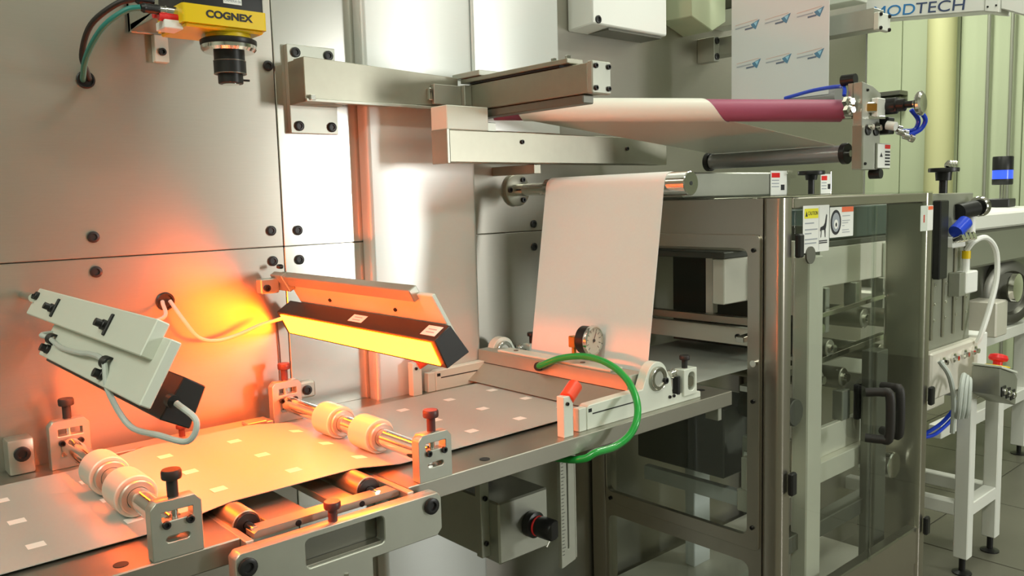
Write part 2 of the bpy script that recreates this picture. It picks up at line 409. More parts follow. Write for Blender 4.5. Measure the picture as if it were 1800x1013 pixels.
MB().box(-.180, -.145, .120, .1548, -.005, .048, .004, 2).build('block_body', 'alu', wb)
inst('socket_bolt', BOLT[.011], (-.162, .120, .026), (0, -1, 0), wb)
wb2 = thing('stop_block', 'small bolted block on the wall behind the orange nip roller', 'block', (.305, .147, .03))
MB().box(.290, .325, .138, .1548, .022, .052, .003).build('block_body', 'alu', wb2)
inst('socket_bolt', BOLT[.009], (.307, .138, .037), (0, -1, 0), wb2)

# ================================================================== camera station tray
tr = thing('inspection_tray', 'steel tray under the orange lit film with front plate and idler rolls', 'tray', (.09, -.13, -.17))
front = [(-.052, -.155), (.125, -.155), (.125, -.068), (.226, -.068), (.234, -.060), (.234, -.016), (.228, -.009), (-.046, -.009), (-.052, -.015)]
MB().prism(front, 'y', -.372, -.352, holes=[rrect(.034, .1435, -.0535, -.0175, .006)], b=.0012).build('front_plate', 'alu', tr)
MB().box(.030, .148, -.351, -.346, -.060, -.012).build('slot_backing', 'dark_steel', tr)
MB().box(.030, .148, -.366, -.352, -.0532, -.0515).build('slot_floor', 'bed', tr)
for x, z in ((-.0385, -.0265), (.2165, -.0245)): inst('socket_bolt', BOLT[.011], (x, -.372, z), (0, -1, 0), tr)
inst('knob', knob_mesh('maroon', .0105, .026), (.078, -.360, -.010), (0, 0, 1), tr)
MB().cyl((.086, -.372, -.075), (.086, -.372, -.095), .003, 10).build('adjuster_pin', 'chrome', tr)
MB().prism([(-.012, -.0135), (.192, -.0135), (.192, -.007), (.187, -.004), (-.007, -.004), (-.012, -.007)], 'y', -.334, -.311).build('near_rail', 'alu', tr)
for x in (.045, .135): MB().cyl((x, -.3345, -.010), (x, -.330, -.010), .004, 12).build('rail_hole', 'black', tr)
MB().prism([(-.05, -.005), (.215, -.005), (.215, .007), (-.05, .007)], 'y', .088, .128, b=.001).build('far_rail', 'alu', tr)
inst('knob', knob_mesh('maroon', .009, .02), (.065, .108, .007), (0, 0, 1), tr)
MB().box(.165, .20, .08, .105, .007, .012, .001).build('far_clip', 'alu', tr)
for X in (-.006, .165):
    MB().cyl((X, .085, -.0075), (X, -.300, -.0075), .018, 32, .001).build('idler_roll', 'steel', tr)
    MB().cyl((X, .10, -.0075), (X, -.325, -.0075), .0055, 16).build('idler_shaft', 'chrome', tr)
    MB().ring((X, -.3005, -.0075), (X, -.303, -.0075), .0165, .006).build('bearing', 'black', tr)
for x0, x1 in ((.020, .075), (.112, .145)): MB().box(x0, x1, -.305, .09, -.020, -.010, .001).build('cross_plate', 'alu', tr)
MB().box(-.03, -.02, -.352, .15, -.03, -.006, .001).build('side_plate', 'alu', tr)
MB().box(.194, .204, -.352, .15, -.03, -.006, .001).build('side_plate', 'alu', tr)

# ================================================================== inspection camera
ic = thing('inspection_camera', 'yellow and black machine vision camera with lens pointing down', 'camera', (.105, -.06, .55))
def COGx(y): return 0
body = [(.0345, -.098), (.0345, -.03), (.155, -.03), (.155, -.098)]
MB().prism(rrect(.0345, .1545, -.098, .004, .004, 3), 'z', .629, .654).build('yellow_shell', 'yellow', ic)
MB().box(.038, .151, -.094, .001, .624, .6292, .002).build('base_shell', 'yellow', ic)
MB().prism(rrect(.037, .152, -.096, .002, .004, 3), 'z', .654, .705).build('black_housing', 'black', ic)
for k in range(9):
    x = .075+k*.009; MB().box(x, x+.004, -.0985, -.0962, .672, .70).build('cooling_fin', 'black', ic)
lx, ly = .112, -.060
DZ = .012
MB().lathe([(.031, .613), (.0315, .6265)], (lx, ly, 0), (0, 0, 1), 36).build('lens_mount', 'yellow', ic)
MB().lathe([(.035, .600), (.0385, .604), (.0385, .609)], (lx, ly, 0), (0, 0, 1), 36).build('lens_ring', 'chrome', ic)
MB().lathe([(.0385, .609), (.0395, .611), (.0395, .616), (.036, .618)], (lx, ly, 0), (0, 0, 1), 36).build('lens_flange', 'black', ic)
MB().lathe([(.0165, .5555), (.0175, .5565), (.0175, .569), (.0225, .570), (.0225, .587), (.0215, .588), (.0215, .600), (.033, .6005)], (lx, ly, 0), (0, 0, 1), 32).build('lens', 'black', ic)
for z in (.5697, .5875): MB().ring((lx, ly, z-.0006), (lx, ly, z+.0006), .0228, .020, 32, .0002).build('lens_band', 'dark_steel', ic)
MB().lathe([(.012, .5547), (.012, .5557)], (lx, ly, 0), (0, 0, 1), 24).build('lens_glass', 'chrome', ic)
MB().cyl((lx+.017, ly-.004, .5615), (lx+.026, ly-.006, .5615), .0016, 8).build('lens_screw', 'black', ic)
put_text('lettering', text('COGNEX', .0135, .0003, 1.15, .0005), 'ink_dark', (.099, -.0983, .6425), (1, 0, 0), (0, 0, 1), ic)
lb = MB().box(.0925, .119, -.0966, -.0960, .6605, .6690).build('name_tag', 'white', ic)
put_text('lettering', text('CAMERA 06', .0048, .0001), 'ink_grey', (.1057, -.0968, .6647), (1, 0, 0), (0, 0, 1), ic)
MB().box(.040, .048, -.0905, -.0375, .640, .652, .001).build('port_face', 'white', ic)
for y, z, m in ((-.075, .645, 'chrome'), (-.055, .643, 'red'), (-.075, .636, 'red')):
    MB().lathe([(.0065, 0), (.0065, .016), (.0055, .017), (.0055, .026)], (.036, y, z), (-1, 0, 0), 16).build('connector', m, ic)
for y, z in ((-.075, .645), (-.055, .660)):
    MB().lathe([(.006, 0), (.0068, .004), (.006, .008), (.0068, .012), (.006, .016), (.0068, .02), (.0045, .024)], (.0115, y, z), (-1, 0, 0), 14).build('plug_sleeve', 'black', ic)
MB().box(.015, .040, -.082, -.048, .621, .6325, .001).build('bracket_foot', 'white', ic)
cb = thing('camera_bracket', 'flat aluminium bracket holding the yellow camera off the wall', 'bracket', (.09, .1, .62))
MB().prism([(.042, .655), (.148, .655), (.148, .80), (.042, .80)], 'y', .143, .1548, b=.001).build('wall_plate', 'alu', cb)
MB().prism([(.1548, .655), (.1548, .72), (.006, .72), (.006, .668)], 'x', .042, .052, b=.001).build('gusset', 'alu', cb)
MB().box(.076, .098, .140, .1548, .612, .655, .001).build('tab', 'alu_white', cb)
MB().box(.042, .140, .0045, .143, .657, .668, .001).build('shelf', 'alu', cb)
inst('socket_bolt', BOLT[.006], (.087, .140, .628), (0, -1, 0), cb)
for x in (.057, .112): inst('socket_bolt', BOLT[.0045], (x, .143, .672), (0, -1, 0), cb)
def cable(name, pts, r, m, lab, n=10):
    return tag(MB().tube(pts, r, n).build(name, m), lab, 'cable')
cable('camera_cable', [(-.0125, -.075, .645), (-.030, -.068, .640), (-.052, -.04, .620), (-.058, .02, .592), (-.046, .09, .575), (-.030, .1535, .577)], .0040, 'cable_teal', 'teal cable curving from the yellow camera to a hole in the wall')
cable('camera_cable', [(-.0125, -.055, .660), (-.034, -.045, .652), (-.058, -.01, .628), (-.056, .05, .598), (-.038, .10, .583), (-.021, .1535, .579)], .0040, 'rubber', 'black cable curving from the yellow camera to a hole in the wall')

# ================================================================== light bars
def light_bar(lab, mir, yn, yf):
    """LED bar running along Y; mir=+1 looks to -X and down, mir=-1 the mirror image about x=.0875"""
    c = .0875
    t = thing('light_bar', lab, 'light', (c+mir*.22, (yn+yf)/2, .13))
    def X(x): return c+mir*(x-c)
    # section of the housing in (x,z): LED face between A (lower) and B (upper)
    A, B = (.272, .148), (.252, .190)
    C_, D = ((.280, .208), (.312, .166)) if mir > 0 else ((.274, .204), (.302, .164))
    MB().prism([(X(p[0]), p[1]) for p in (A, B, C_, D)], 'y', yn, yf, b=.0012).build('housing', 'led_house', t)
    n = Vector((-.9, -.43)).normalized()
    a = Vector(A)*.9+Vector(B)*.1; b = Vector(A)*.10+Vector(B)*.90
    pts = [a+n*.0002, b+n*.0002, b+n*.0012, a+n*.0012]
    MB().prism([(X(p.x), p.y) for p in pts], 'y', yn+.012, yf-.012).build('led_strip', 'led', t)
    return t, X
rl, RX = light_bar('glowing orange LED light bar over the film', 1, -.345, .130)
ll, LX = light_bar('black LED light bar seen from behind its pale mounting plates', -1, -.388, .09)
# labels on the visible bar top: housing top face runs from B(.252,.190) to C(.280,.208)
tn = Vector((-.018, 0, .028)).normalized()
def top_pt(s, y): return Vector((.252+(.28-.252)*s, y, .190+(.208-.190)*s))+tn*.0004
for y0, y1, s0, s1 in ((-.105, -.145, .25, .72), (-.303, -.337, .22, .80)):
    MB().quad_slab([top_pt(s0, y0), top_pt(s1, y0), top_pt(s1, y1), top_pt(s0, y1)], tn, .0004).build('sticker', 'white', rl)
    mid = top_pt((s0+s1)/2, (y0+y1)/2)+tn*.0006
    rr = (top_pt(s1, 0)-top_pt(s0, 0)).normalized()
    for q in (-.18, .12):
        a = mid+rr*q*.02
        MB().obox(a, (.0016, abs(y1-y0)*.55, .0003), Matrix((rr, Vector((0, 1, 0)), tn)).transposed()).build('print_line', 'ink_grey', rl)
# right light: mounting plate, bar and wall arm
pd = Vector((.030, 0, -.052)).normalized()   # plate runs down this way
pn = Vector((-.052, 0, -.030)).normalized()  # plate looks this way (left and down)
Rp = Matrix((pd, Vector((0, 1, 0)), -pn)).transposed()
rm = thing('light_mount', 'pale aluminium mounting plate and bar carrying the glowing light bar', 'bracket', (.27, -.08, .16))
def plate(p_top, L, y0, y1, th, parent, name, m='alu_white', b=.0012):
    c = Vector(p_top)+pd*L/2; c.y = (y0+y1)/2
    return MB().obox(c, (L, abs(y1-y0), th), Rp, b).build(name, m, parent)
plate((.2635, 0, .2510), .095, -.330, .100, .007, rm, 'back_plate')
plate((.2535, 0, .2590), .020, -.295, .112, .015, rm, 'edge_bar', 'alu')
plate((.2470, 0, .2600), .034, .085, .128, .012, rm, 'arm_end', 'alu')
MB().cyl((.236, .1548, .240), (.236, .11, .240), .006, 16).build('standoff', 'chrome', rm)
MB().box(.216, .250, .108, .128, .226, .252, .002).build('clamp_block', 'alu', rm)
inst('socket_bolt', BOLT[.006], (.226, .108, .236), (0, -1, 0), rm)
inst('socket_bolt', BOLT[.006], (.262, .128, .268), (0, -.3, 1), rm)
for y in (-.02, -.215): inst('socket_bolt', BOLT[.003], Vector((.2635, y, .2510))+pd*.034+pn*.0035, pn, rm)
# left light: two pale plates seen from behind
qd = Vector((-.030, 0, -.052)).normalized(); qn = Vector((-.052, 0, .030)).normalized()
Rq = Matrix((qd, Vector((0, 1, 0)), qn)).transposed()
lm = thing('light_mount', 'two overlapping pale plates with black bolts and cable clamps holding the left light', 'bracket', (-.11, -.16, .16))
def plate2(p_top, L, y0, y1, th, name, m='alu_white'):
    c = Vector(p_top)+qd*L/2; c.y = (y0+y1)/2
    return MB().obox(c, (L, abs(y1-y0), th), Rq, .0012).build(name, m, lm)
plate2((-.1185, 0, .2650), .040, -.398, .100, .014, 'upper_plate')
plate2((-.1150, 0, .2470), .070, -.420, -.010, .012, 'lower_plate')
def on_q(s, y, off): p = Vector((-.1185, y, .2650))+qd*s+qn*off; return p
MB().cyl((-.136, .1548, .256), (-.136, .09, .256), .006, 14).build('standoff', 'chrome', lm)
inst('socket_bolt', BOLT[.006], on_q(.012, .085, .007), qn, lm)
for y in (-.02, -.255):
    p = on_q(.022, y, .007); inst('clamp_bolt', BOLT[.006], p, qn, lm)
    MB().cyl(p, p+qn*.012, .0045, 12).build('bolt_shank', 'black', lm)
    MB().obox(p+Vector((0, -.012, .002)), (.026, .005, .004), Rq, .001).build('clamp_lever', 'black', lm)
CL = []
for y in (-.045, -.285):
    p = Vector((-.1150, y, .2470))+qd*.045+qn*.007; CL.append(p)
    MB().ring(p+Vector((0, -.006, 0)), p+Vector((0, .006, 0))+qn*.002, .0075, .0048, 16, .0005).build('cable_clamp', 'black', lm)
    inst('clamp_bolt', BOLT[.006], p+qd*.014-qn*.001, qn, lm)
    MB().cyl(p+qd*.014, p+qd*.014+qn*.01, .005, 12).build('bolt_shank', 'black', lm)
le = Vector((LX(.290), -.392, .182))
MB().cyl(le+Vector((0, .004, 0)), le+Vector((0, -.008, 0)), .007, 16).build('cable_socket', 'black', ll)
cable('light_cable', [(.063, .150, .226), (.045, .10, .205), (-.05, .02, .21), CL[0]+Vector((0, .02, .004))+qn*.004, CL[0]+qn*.004, CL[0]+Vector((0, -.06, -.006))+qn*.005, CL[0]+Vector((0, -.15, -.002))+qn*.006, CL[1]+Vector((0, .05, .002))+qn*.005, CL[1]+qn*.005, CL[1]+Vector((-.004, -.02, -.028))+qn*.004, CL[1]+Vector((.004, -.045, -.062)), (le.x-.016, -.395, .150), (le.x+.002, -.425, .146), (le.x+.010, -.430, .166), (le.x, -.405, .182)], .0032, 'cable_grey', 'grey cable looping over the pale plates of the left light')
cable('light_cable', [(.075, .150, .226), (.085, .12, .195), (.105, .115, .165), (.135, .115, .155), (.175, .118, .160), (.215, .117, .172), (.262, .116, .180)], .0032, 'cable_grey', 'pale cable from the wall hole to the glowing light bar')
tag(MB().tube([(.262, .1525, .168), (.264, .152, .12), (.2645, .152, .05), (.2645, .152, -.004)], .0012, 6).build('thin_wire', 'rubber'), 'thin dark wire hanging down the wall below the light bar', 'wire')

# ================================================================== splice station
sp_ = thing('splice_station', 'aluminium splice clamp station spanning the film with side frames', 'clamp station', (.70, -.10, -.005))
MB().prism([(.655, .003), (.700, .034), (.700, .0615), (.748, .0615), (.748, .012), (.71, .003)], 'y', -.300, .118, b=.0010).build('clamp_bar', 'alu', sp_)
MB().prism([(.6985, .0345), (.6985, .0352), (.70, .0352), (.70, .0345)], 'y', -.30, .118).build('joint_line', 'black', sp_)
MB().prism([(.705, .0615), (.740, .0615), (.740, .066), (.705, .066)], 'y', -.255, .06, b=.001).build('top_strip', 'alu_white', sp_)
for yf, side in ((-.322, 'near'), (.098, 'far')):
    y0, y1 = (yf, yf+.020)
    pl = [(.572, -.005), (.885, -.005), (.885, .006), (.862, .010), (.800, .014), (.795, .045)]
    pl += [(.755+.030*math.cos(a), .052+.030*math.sin(a)) for a in [math.radians(20+k*14) for k in range(10)]]
    pl += [(.715, .038), (.578, .036), (.572, .032)]
    MB().prism(pl, 'y', y0, y1, b=.001).build('side_frame', 'alu_white', sp_)
    MB().box(.585, .690, y0-.0004, y0+.0002, .0195, .0215).build('slot_line', 'black', sp_)
    MB().box(.5755, .5835, y0-.0004, y0+.0002, .024, .030).build('square_hole', 'black', sp_)
    MB().box(.553, .571, y0, y0+.014, -.005, .034, .001).build('end_tab', 'alu_white', sp_)
    MB().cyl((.755, y0-.004, .052), (.755, y0, .052), .022, 28).build('pivot_disc', 'alu', sp_)
    MB().ring((.755, y0-.006, .052), (.755, y0-.0041, .052), .021, .014).build('pivot_ring', 'chrome', sp_)
    inst('socket_bolt', BOLT[.006], (.772, y0-.004, .046), (0, -1, 0), sp_)
    for x, z in ((.79, .012), (.802, .012)): inst('socket_bolt', BOLT[.003], (x, y0, z), (0, -1, 0), sp_)
    # toggle clamp block with knob
    MB().prism([(.828, .006), (.868, .006), (.868, .056), (.828, .056)], 'y', y0-.004, y0+.018, holes=[rrect(.841, .862, .014, .049, .009)], b=.001).build('clamp_block', 'alu_white', sp_)
    MB().cyl((.8515, y0+.016, .031), (.8515, y0-.002, .031), .010, 20).build('roller_pin', 'chrome', sp_)
    MB().cyl((.817, y0+.005, .012), (.817, y0+.005, .045), .007, 14).build('spring_post', 'black', sp_)
    MB().lathe([(.007, 0), (.009, .004), (.007, .008), (.009, .012)], (.800, y0+.008, .050), (1, 0, .1), 16).build('latch', 'chrome', sp_)
    inst('knob', knob_mesh('rubber', .010, .024), (.846, y0+.008, .056), (0, 0, 1), sp_)
    # sensor post with round stub
    MB().prism([(.512, -.005), (.534, -.005), (.534, .056), (.527, .062), (.512, .062)], 'y', y0-.006, y0+.010, b=.001).build('sensor_post', 'alu_white', sp_)
    inst('socket_bolt', BOLT[.003], (.520, y0-.006, .050), (0, -1, 0), sp_)
    d = 1 if side == 'near' else -1
    MB().cyl((.527, y0+.002, .056), (.556, y0+.008*d+.002, .072), .0125, 20, .001).build('sensor_stub', 'orange_red', sp_)
for y in (-.24, -.17, .02): MB().cyl((.722, y, .066), (.722, y, .0672), .005, 14).build('screw_head', 'dark_steel', sp_)
ga = thing('pressure_gauge', 'round white faced pressure gauge on a brass elbow above the splice bar', 'gauge', (.745, -.15, .066))
MB().cyl((.735, -.135, .066), (.735, -.135, .094), .0045, 14).build('brass_pipe', 'brass', ga)
MB().box(.727, .743, -.144, -.127, .090, .112, .0015).build('brass_elbow', 'brass', ga)
MB().cyl((.735, -.144, .102), (.742, -.152, .104), .006, 12).build('brass_neck', 'brass', ga)
gd = Vector((.12, -1, .0)).normalized(); gc = Vector((.742, -.150, .106))
MB().lathe([(.020, 0), (.0265, .002), (.027, .022), (.0285, .0225)], gc, gd, 36).build('gauge_body', 'black', ga)
MB().lathe([(.0285, .0225), (.029, .024), (.029, .030), (.0262, .0315), (.0255, .027), (.0001, .027)], gc, gd, 36, caps=False).build('gauge_rim', 'chrome', ga)
gdial = MB().lathe([(.0255, .0268), (.0255, .0276)], gc, gd, 36).build('dial', 'dial', ga)
gu, gv, _ = frame_from(gd)
for k in range(11):
    a = math.radians(-45+27*k); dr = gu*math.cos(a)+gv*math.sin(a); p = gc+gd*.0279+dr*.020
    MB().obox(p, (.006, .0011, .0003), Matrix((dr, gd.cross(dr), gd)).transposed()).build('dial_tick', 'ink_dark', gdial)
dr = (gu*.45+gv*.9).normalized()
MB().obox(gc+gd*.0285+dr*.006, (.022, .0014, .0004), Matrix((dr, gd.cross(dr), gd)).transposed()).build('needle', 'ink_dark', gdial)
MB().cyl(gc+gd*.028, gc+gd*.030, .003, 12).build('needle_hub', 'ink_dark', gdial)
MB().lathe([(.0276, .0300), (.0276, .0304)], gc, gd, 36).build('glass_cover', 'glass_clear', ga)
hose = [(.700, -.075, .052), (.687, -.09, .0547), (.6925, -.14, .0749), (.6999, -.20, .0846), (.6956, -.26, .0792), (.6838, -.31, .0625), (.6632, -.35, .0373), (.6419, -.37, .0106), (.6198, -.372, -.0138), (.5887, -.365, -.0283), (.555, -.356, -.032), (.540, -.345, -.041), (.528, -.315, -.046), (.52, -.25, -.050)]
gh = thing('air_hose', 'bright green air hose looping from the splice bar to below the bed', 'hose', (.62, -.25, -.11))
MB().tube(hose, .0062, 14).build('hose', 'green', gh)
MB().lathe([(.009, 0), (.009, .012), (.0075, .013), (.0075, .024)], (.704, -.068, .048), (-.75, -.62, .15), 16).build('hose_fitting', 'black', gh)
MB().tube([(.600, -.3685, -.0245), (.5887, -.3652, -.0283), (.570, -.3602, -.0305), (.555, -.356, -.032), (.545, -.350, -.037)], .0072, 12).build('hose_sleeve', 'glass_clear', gh)

# ================================================================== boxes below the bed
kb = thing('regulator_box', 'grey steel box with a black knob hanging below the bed', 'control box', (.53, -.15, -.25))
MB().box(.4735, .5890, -.205, -.02, -.245, -.136, .003).build('box_body', 'alu', kb)
MB().box(.455, .474, -.18, -.165, -.235, -.045, .001).build('hanger_plate', 'alu', kb)
for z in (-.21, -.13): inst('socket_bolt', BOLT[.0045], (.464, -.180, z), (0, -1, 0), kb)
MB().lathe([(.022, 0), (.023, .003), (.023, .014), (.017, .016), (.0165, .022), (.0185, .026), (.0185, .052), (.016, .056)], (.545, -.205, -.190), (0.1, -1, 0), 28).build('knob', 'black', kb)
MB().ring((.546, -.222, -.190), (.5464, -.226, -.190), .0178, .014).build('knob_ring', 'red', kb)
MB().cyl((.59, -.19, -.25), (.61, -.19, -.225), .010, 14).build('drain_cup', 'chrome', kb)
vb = thing('valve_body', 'dark round valve body above the grey box below the bed', 'valve', (.50, -.1, -.13))
MB().cyl((.455, -.11, -.105), (.545, -.11, -.105), .028, 24, .003).build('valve_cylinder', 'dark_steel', vb)
rs = thing('scale_bracket', 'vertical steel bracket with an engraved scale and slot below the bed', 'bracket', (.54, -.30, -.235))
MB().prism([(.5235, -.235), (.5235, -.034), (.5565, -.034), (.5565, -.228)], 'y', -.305, -.297, holes=[rrect(.5385, .5415, -.205, -.05, .0013, 2)], b=.0006).build('scale_plate', 'alu', rs)
MB().box(.5565, .560, -.305, -.285, -.225, -.034, .0005).build('side_flange', 'alu', rs)
for k in range(28):
    z = -.05-k*.006; MB().box(.5255, .5255+(.008 if k % 5 == 0 else .005), -.3054, -.305, z, z+.0008).build('scale_tick', 'ink_dark', rs)

# ================================================================== idler and hanging film
idl = thing('idler_roller', 'chrome idler roller cantilevered from a round wall flange', 'roller', (.8508, -.09, .36))
MB().cyl((.8508, .045, .3985), (.8508, -.327, .3985), .0222, 40, .0015).build('roll', 'chrome', idl)
MB().cyl((.8508, .155, .3985), (.8508, .045, .3985), .0135, 24).build('shaft', 'chrome', idl)
MB().lathe([(.036, 0), (.036, .010), (.033, .012)], (.8508, .1549, .3985), (0, -1, 0), 36).build('wall_flange', 'steel', idl)
for a in (60, 180, 300): inst('socket_bolt', BOLT[.006], (.8508+.026*math.cos(math.radians(a)), .143, .3985+.026*math.sin(math.radians(a))), (0, -1, 0), idl)
MB().cyl((.8508, -.327, .3985), (.8508, -.3276, .3985), .004, 12).build('centre_hole', 'black', idl)
pts = [(.773, .040), (.7755, .066)]
a0 = 171
for k in range(0, 15):
    a = math.radians(a0-k*13.5); pts.append((.8508+.0228*math.cos(a), .3985+.0228*math.sin(a)))
tag(MB().sheet(pts, -.284, .030, .0007).build('hanging_film', 'film_light'), 'pale film sheet hanging from the chrome idler roller to the splice bar', 'film web')

# ================================================================== upper arms and beams
ua = thing('beam_support', 'heavy steel arm bolted to the wall across the column cover', 'arm', (.47, .1, .50))
MB().box(.306, .402, .143, .1548, .507, .664, .001).build('wall_plate', 'alu', ua)
MB().prism([(.304, .556), (.640, .5655), (.640, .6205), (.304, .633)], 'y', .080, .1180, b=.001).build('arm', 'steel', ua)
MB().box(.306, .400, .118, .144, .556, .632, .001).build('arm_root', 'steel', ua)
MB().box(.304, .640, .076, .085, .556, .562, .001).build('lower_lip', 'alu', ua)
for x, z in ((.322, .650), (.388, .650), (.322, .520), (.388, .520)): inst('socket_bolt', BOLT[.009], (x, .143, z), (0, -1, 0), ua)
MB().box(.573, .640, .070, .080, .5655, .604, .001).build('clamp_pad', 'alu', ua)
MB().box(.563, .571, .072, .080, .573, .596, .001).build('clip', 'chrome', ua)
MB().box(.310, .320, .072, .080, .558, .568, .001).build('clip', 'chrome', ua)
ub = thing('cantilever_beam', 'square steel beam with bolted end plate reaching out from the wall arm', 'beam', (.68, -.08, .55))
MB().box(.658, .702, -.255, .118, .556, .607, .0015).build('beam', 'steel', ub)
MB().box(.656, .704, -.268, -.2555, .554, .609, .002).build('end_plate', 'alu', ub)
for x in (.664, .696):
    for z in (.563, .600): inst('socket_bolt', BOLT[.0045], (x, -.268, z), (0, -1, 0), ub)
MB().box(.640, .658, .06, .118, .565, .605, .001).build('joint_block', 'alu', ub)
MB().box(.645, .650, .072, .080, .568, .604, .001).build('clip', 'chrome', ub)
MB().box(.650, .690, -.215, .085, .6105, .619, .001).build('linear_rail', 'steel', ub)
MB().box(.655, .685, -.19, .06, .607, .6105).build('rail_gap', 'black', ub)
MB().box(.645, .700, .02, .105, .6195, .630, .001).build('rail_carriage', 'alu', ub)
for y in (-.205, -.17): MB().box(.658, .666, y-.004, y+.004, .619, .626, .001).build('rail_stop', 'chrome', ub)
MB().box(.662, .690, -.24, .10, .540, .5555, .002).build('under_rod', 'dark_steel', ub)
lb_ = thing('cross_beam', 'long grey steel beam running beneath the cantilever beam', 'beam', (.85, .02, .45))
MB().box(.5525, 1.20, .000, .045, .4500, .5105, .0015).build('beam', 'steel', lb_)
MB().box(.5455, .5520, -.002, .047, .448, .5120, .001).build('end_plate', 'alu', lb_)
MB().box(.548, .6488, .000, .050, .5108, .556, .0015).build('spacer_block', 'alu_white', lb_)
MB().box(.650, .672, .005, .045, .5108, .528, .001).build('shim', 'alu', lb_)
for x, z in ((.735, .492), (1.055, .485)): inst('socket_bolt', BOLT[.0045], (x, 0, z), (0, -1, 0), lb_)
MB().box(1.09, 1.165, -.012, .02, .511, .535, .001).build('terminal_block', 'dark_steel', lb_)
for k in range(4): MB().cyl((1.10+k*.017, -.0125, .523), (1.10+k*.017, -.012, .523), .003, 8).build('terminal_screw', 'black', lb_)
MB().box(1.172, 1.235, -.014, .02, .505, .535, .001).build('white_block', 'white', lb_)
MB().box(.785, .805, .02, .155, .43, .449, .001).build('wall_stay', 'steel', lb_)
MB().box(1.17, 1.19, .045, .155, .46, .50, .001).build('wall_stay', 'steel', lb_)

# ================================================================== turning bar with film
TB0 = Vector((.74, .09, .5655)); TB1 = Vector((1.24, -.4005, .540))
td = (TB1-TB0).normalized()
tb = thing('turning_bar', 'purple rubber turning bar set diagonally above the splice station', 'roller', ((TB0+TB1)/2)-Vector((0, 0, .03)))
MB().cyl(TB0, TB1+td*.01, .0225, 40, .001).build('bar', 'purple', tb)
MB().cyl(TB1+td*.0101, TB1+td*.035, .012, 20).build('bar_shaft', 'chrome', tb)
MB().cyl(TB0-td*.015, TB0, .012, 20).build('bar_shaft', 'steel', tb)
# film wrapped round the bar, leaving it downwards to the lower roll
hn = Vector((td.y, -td.x, 0)).normalized()
if hn.y > 0: hn = -hn           # horizontal, towards the viewer's side
vn = td.cross(hn).normalized()
if vn.z < 0: vn = -vn
L = (TB1-TB0).length
bm_ = MB(); R_ = .0236
rows = []
NA = 14
for k in range(NA+1):
    a = math.radians(115-k*(235/NA))     # from over the top, round the visible side, to below
    off = hn*math.cos(a)*R_+vn*math.sin(a)*R_
    sh = (90-math.degrees(a))/180*.052*1.1
    s0 = .03+sh*.6; s1 = .425+sh
    rows.append((TB0+td*s0+off, TB0+td*s1+off))
LRX, LRZ = 1.245, .4525
# lower roll
lr0, lr1 = Vector((LRX, -.095, LRZ)), Vector((LRX, -.413, LRZ))
rows.append((Vector((LRX-.004, -.100, LRZ+.0185)), Vector((LRX-.004, -.398, LRZ+.0185))))
th = .0006
va = [(bm_.bm.verts.new(p), bm_.bm.verts.new(q)) for p, q in rows]
vb_ = []
for k, (p, q) in enumerate(rows):
    if k <= NA:
        a = math.radians(115-k*(235/NA)); nn = hn*math.cos(a)+vn*math.sin(a)
    else: nn = Vector((0, 0, -1))
    vb_.append((bm_.bm.verts.new(p+nn*th), bm_.bm.verts.new(q+nn*th)))
for (a, b), (c, d) in list(zip(va[:-1], va[1:]))+list(zip(vb_[:-1], vb_[1:])): bm_.bm.faces.new((a, b, d, c))
for i in (0, 1):
    for k in range(len(va)-1): bm_.bm.faces.new((va[k][i], va[k+1][i], vb_[k+1][i], vb_[k][i]))
for k in (0, -1): bm_.bm.faces.new((va[k][0], va[k][1], vb_[k][1], vb_[k][0]))
tag(bm_.build('turning_film', 'film_white', smooth=50), 'cream film wrapped round the purple turning bar and running to the grey roll', 'film web')
lr = thing('grey_roll', 'grey metal roll with black end caps under the turning bar', 'roller', (LRX, -.26, LRZ-.02))
MB().cyl(lr0, lr1, .0175, 36, .001).build('roll', 'grey_roll', lr)
for p, q in ((lr0+Vector((0, .012, 0)), lr0), (lr1, lr1-Vector((0, .012, 0)))): MB().cyl(p, q, .0215, 30, .001).build('end_cap', 'black', lr)
MB().cyl(lr1-Vector((0, .012, 0)), lr1-Vector((0, .0175, 0)), .007, 14).build('shaft', 'chrome', lr)
eb = thing('roller_end_bracket', 'steel bracket with bolts, hoses and warning label at the end of the turning bar', 'bracket', (1.26, -.46, .41))
MB().prism([(1.225, .418), (1.305, .418), (1.305, .572), (1.270, .584), (1.225, .590)], 'y', -.462, -.443, b=.001).build('body_plate', 'alu', eb)
MB().box(1.2245, 1.232, -.4625, -.4425, .420, .505, .0005).build('edge_strip', 'cab_steel', eb)
MB().prism([(1.225, .590), (1.30, .576), (1.33, .560), (1.33, .552), (1.225, .556)], 'y', -.4425, -.432, b=.001).build('back_plate', 'alu', eb)
MB().box(1.262, 1.296, -.476, -.4625, .522, .560, .0015).build('clamp_plate', 'white', eb)
MB().bar((1.222, -.425, .523), (1.285, -.478, .521), .016, .006, b=.001).build('lower_strip', 'chrome', eb)
MB().bar((1.218, -.428, .541), (1.270, -.472, .541), .012, .020, b=.001).build('link_bar', 'chrome', eb)
MB().bar((1.222, -.440, .541), (1.262, -.474, .541), .003, .014).build('link_inlay', 'brass', eb)
for x, y, z, r in ((1.210, -.436, .552, .011), (1.205, -.440, .535, .010)): MB().lathe([(r, 0), (r, .010), (r*.6, .012), (r*.6, .018)], (x, y, z), (-.3, -1, 0), 6).build('hex_nut', 'chrome', eb)
MB().lathe([(.0165, 0), (.0165, .030), (.0125, .032), (.0125, .046), (.007, .047), (.007, .062)], (1.308, -.4625, .545), (.05, -1, .0), 20).build('damper', 'black', eb)
MB().box(1.297, 1.315, -.495, -.470, .533, .540, .001).build('damper_tag', 'maroon', eb)
hw = Vector((1.311, -.530, .545))
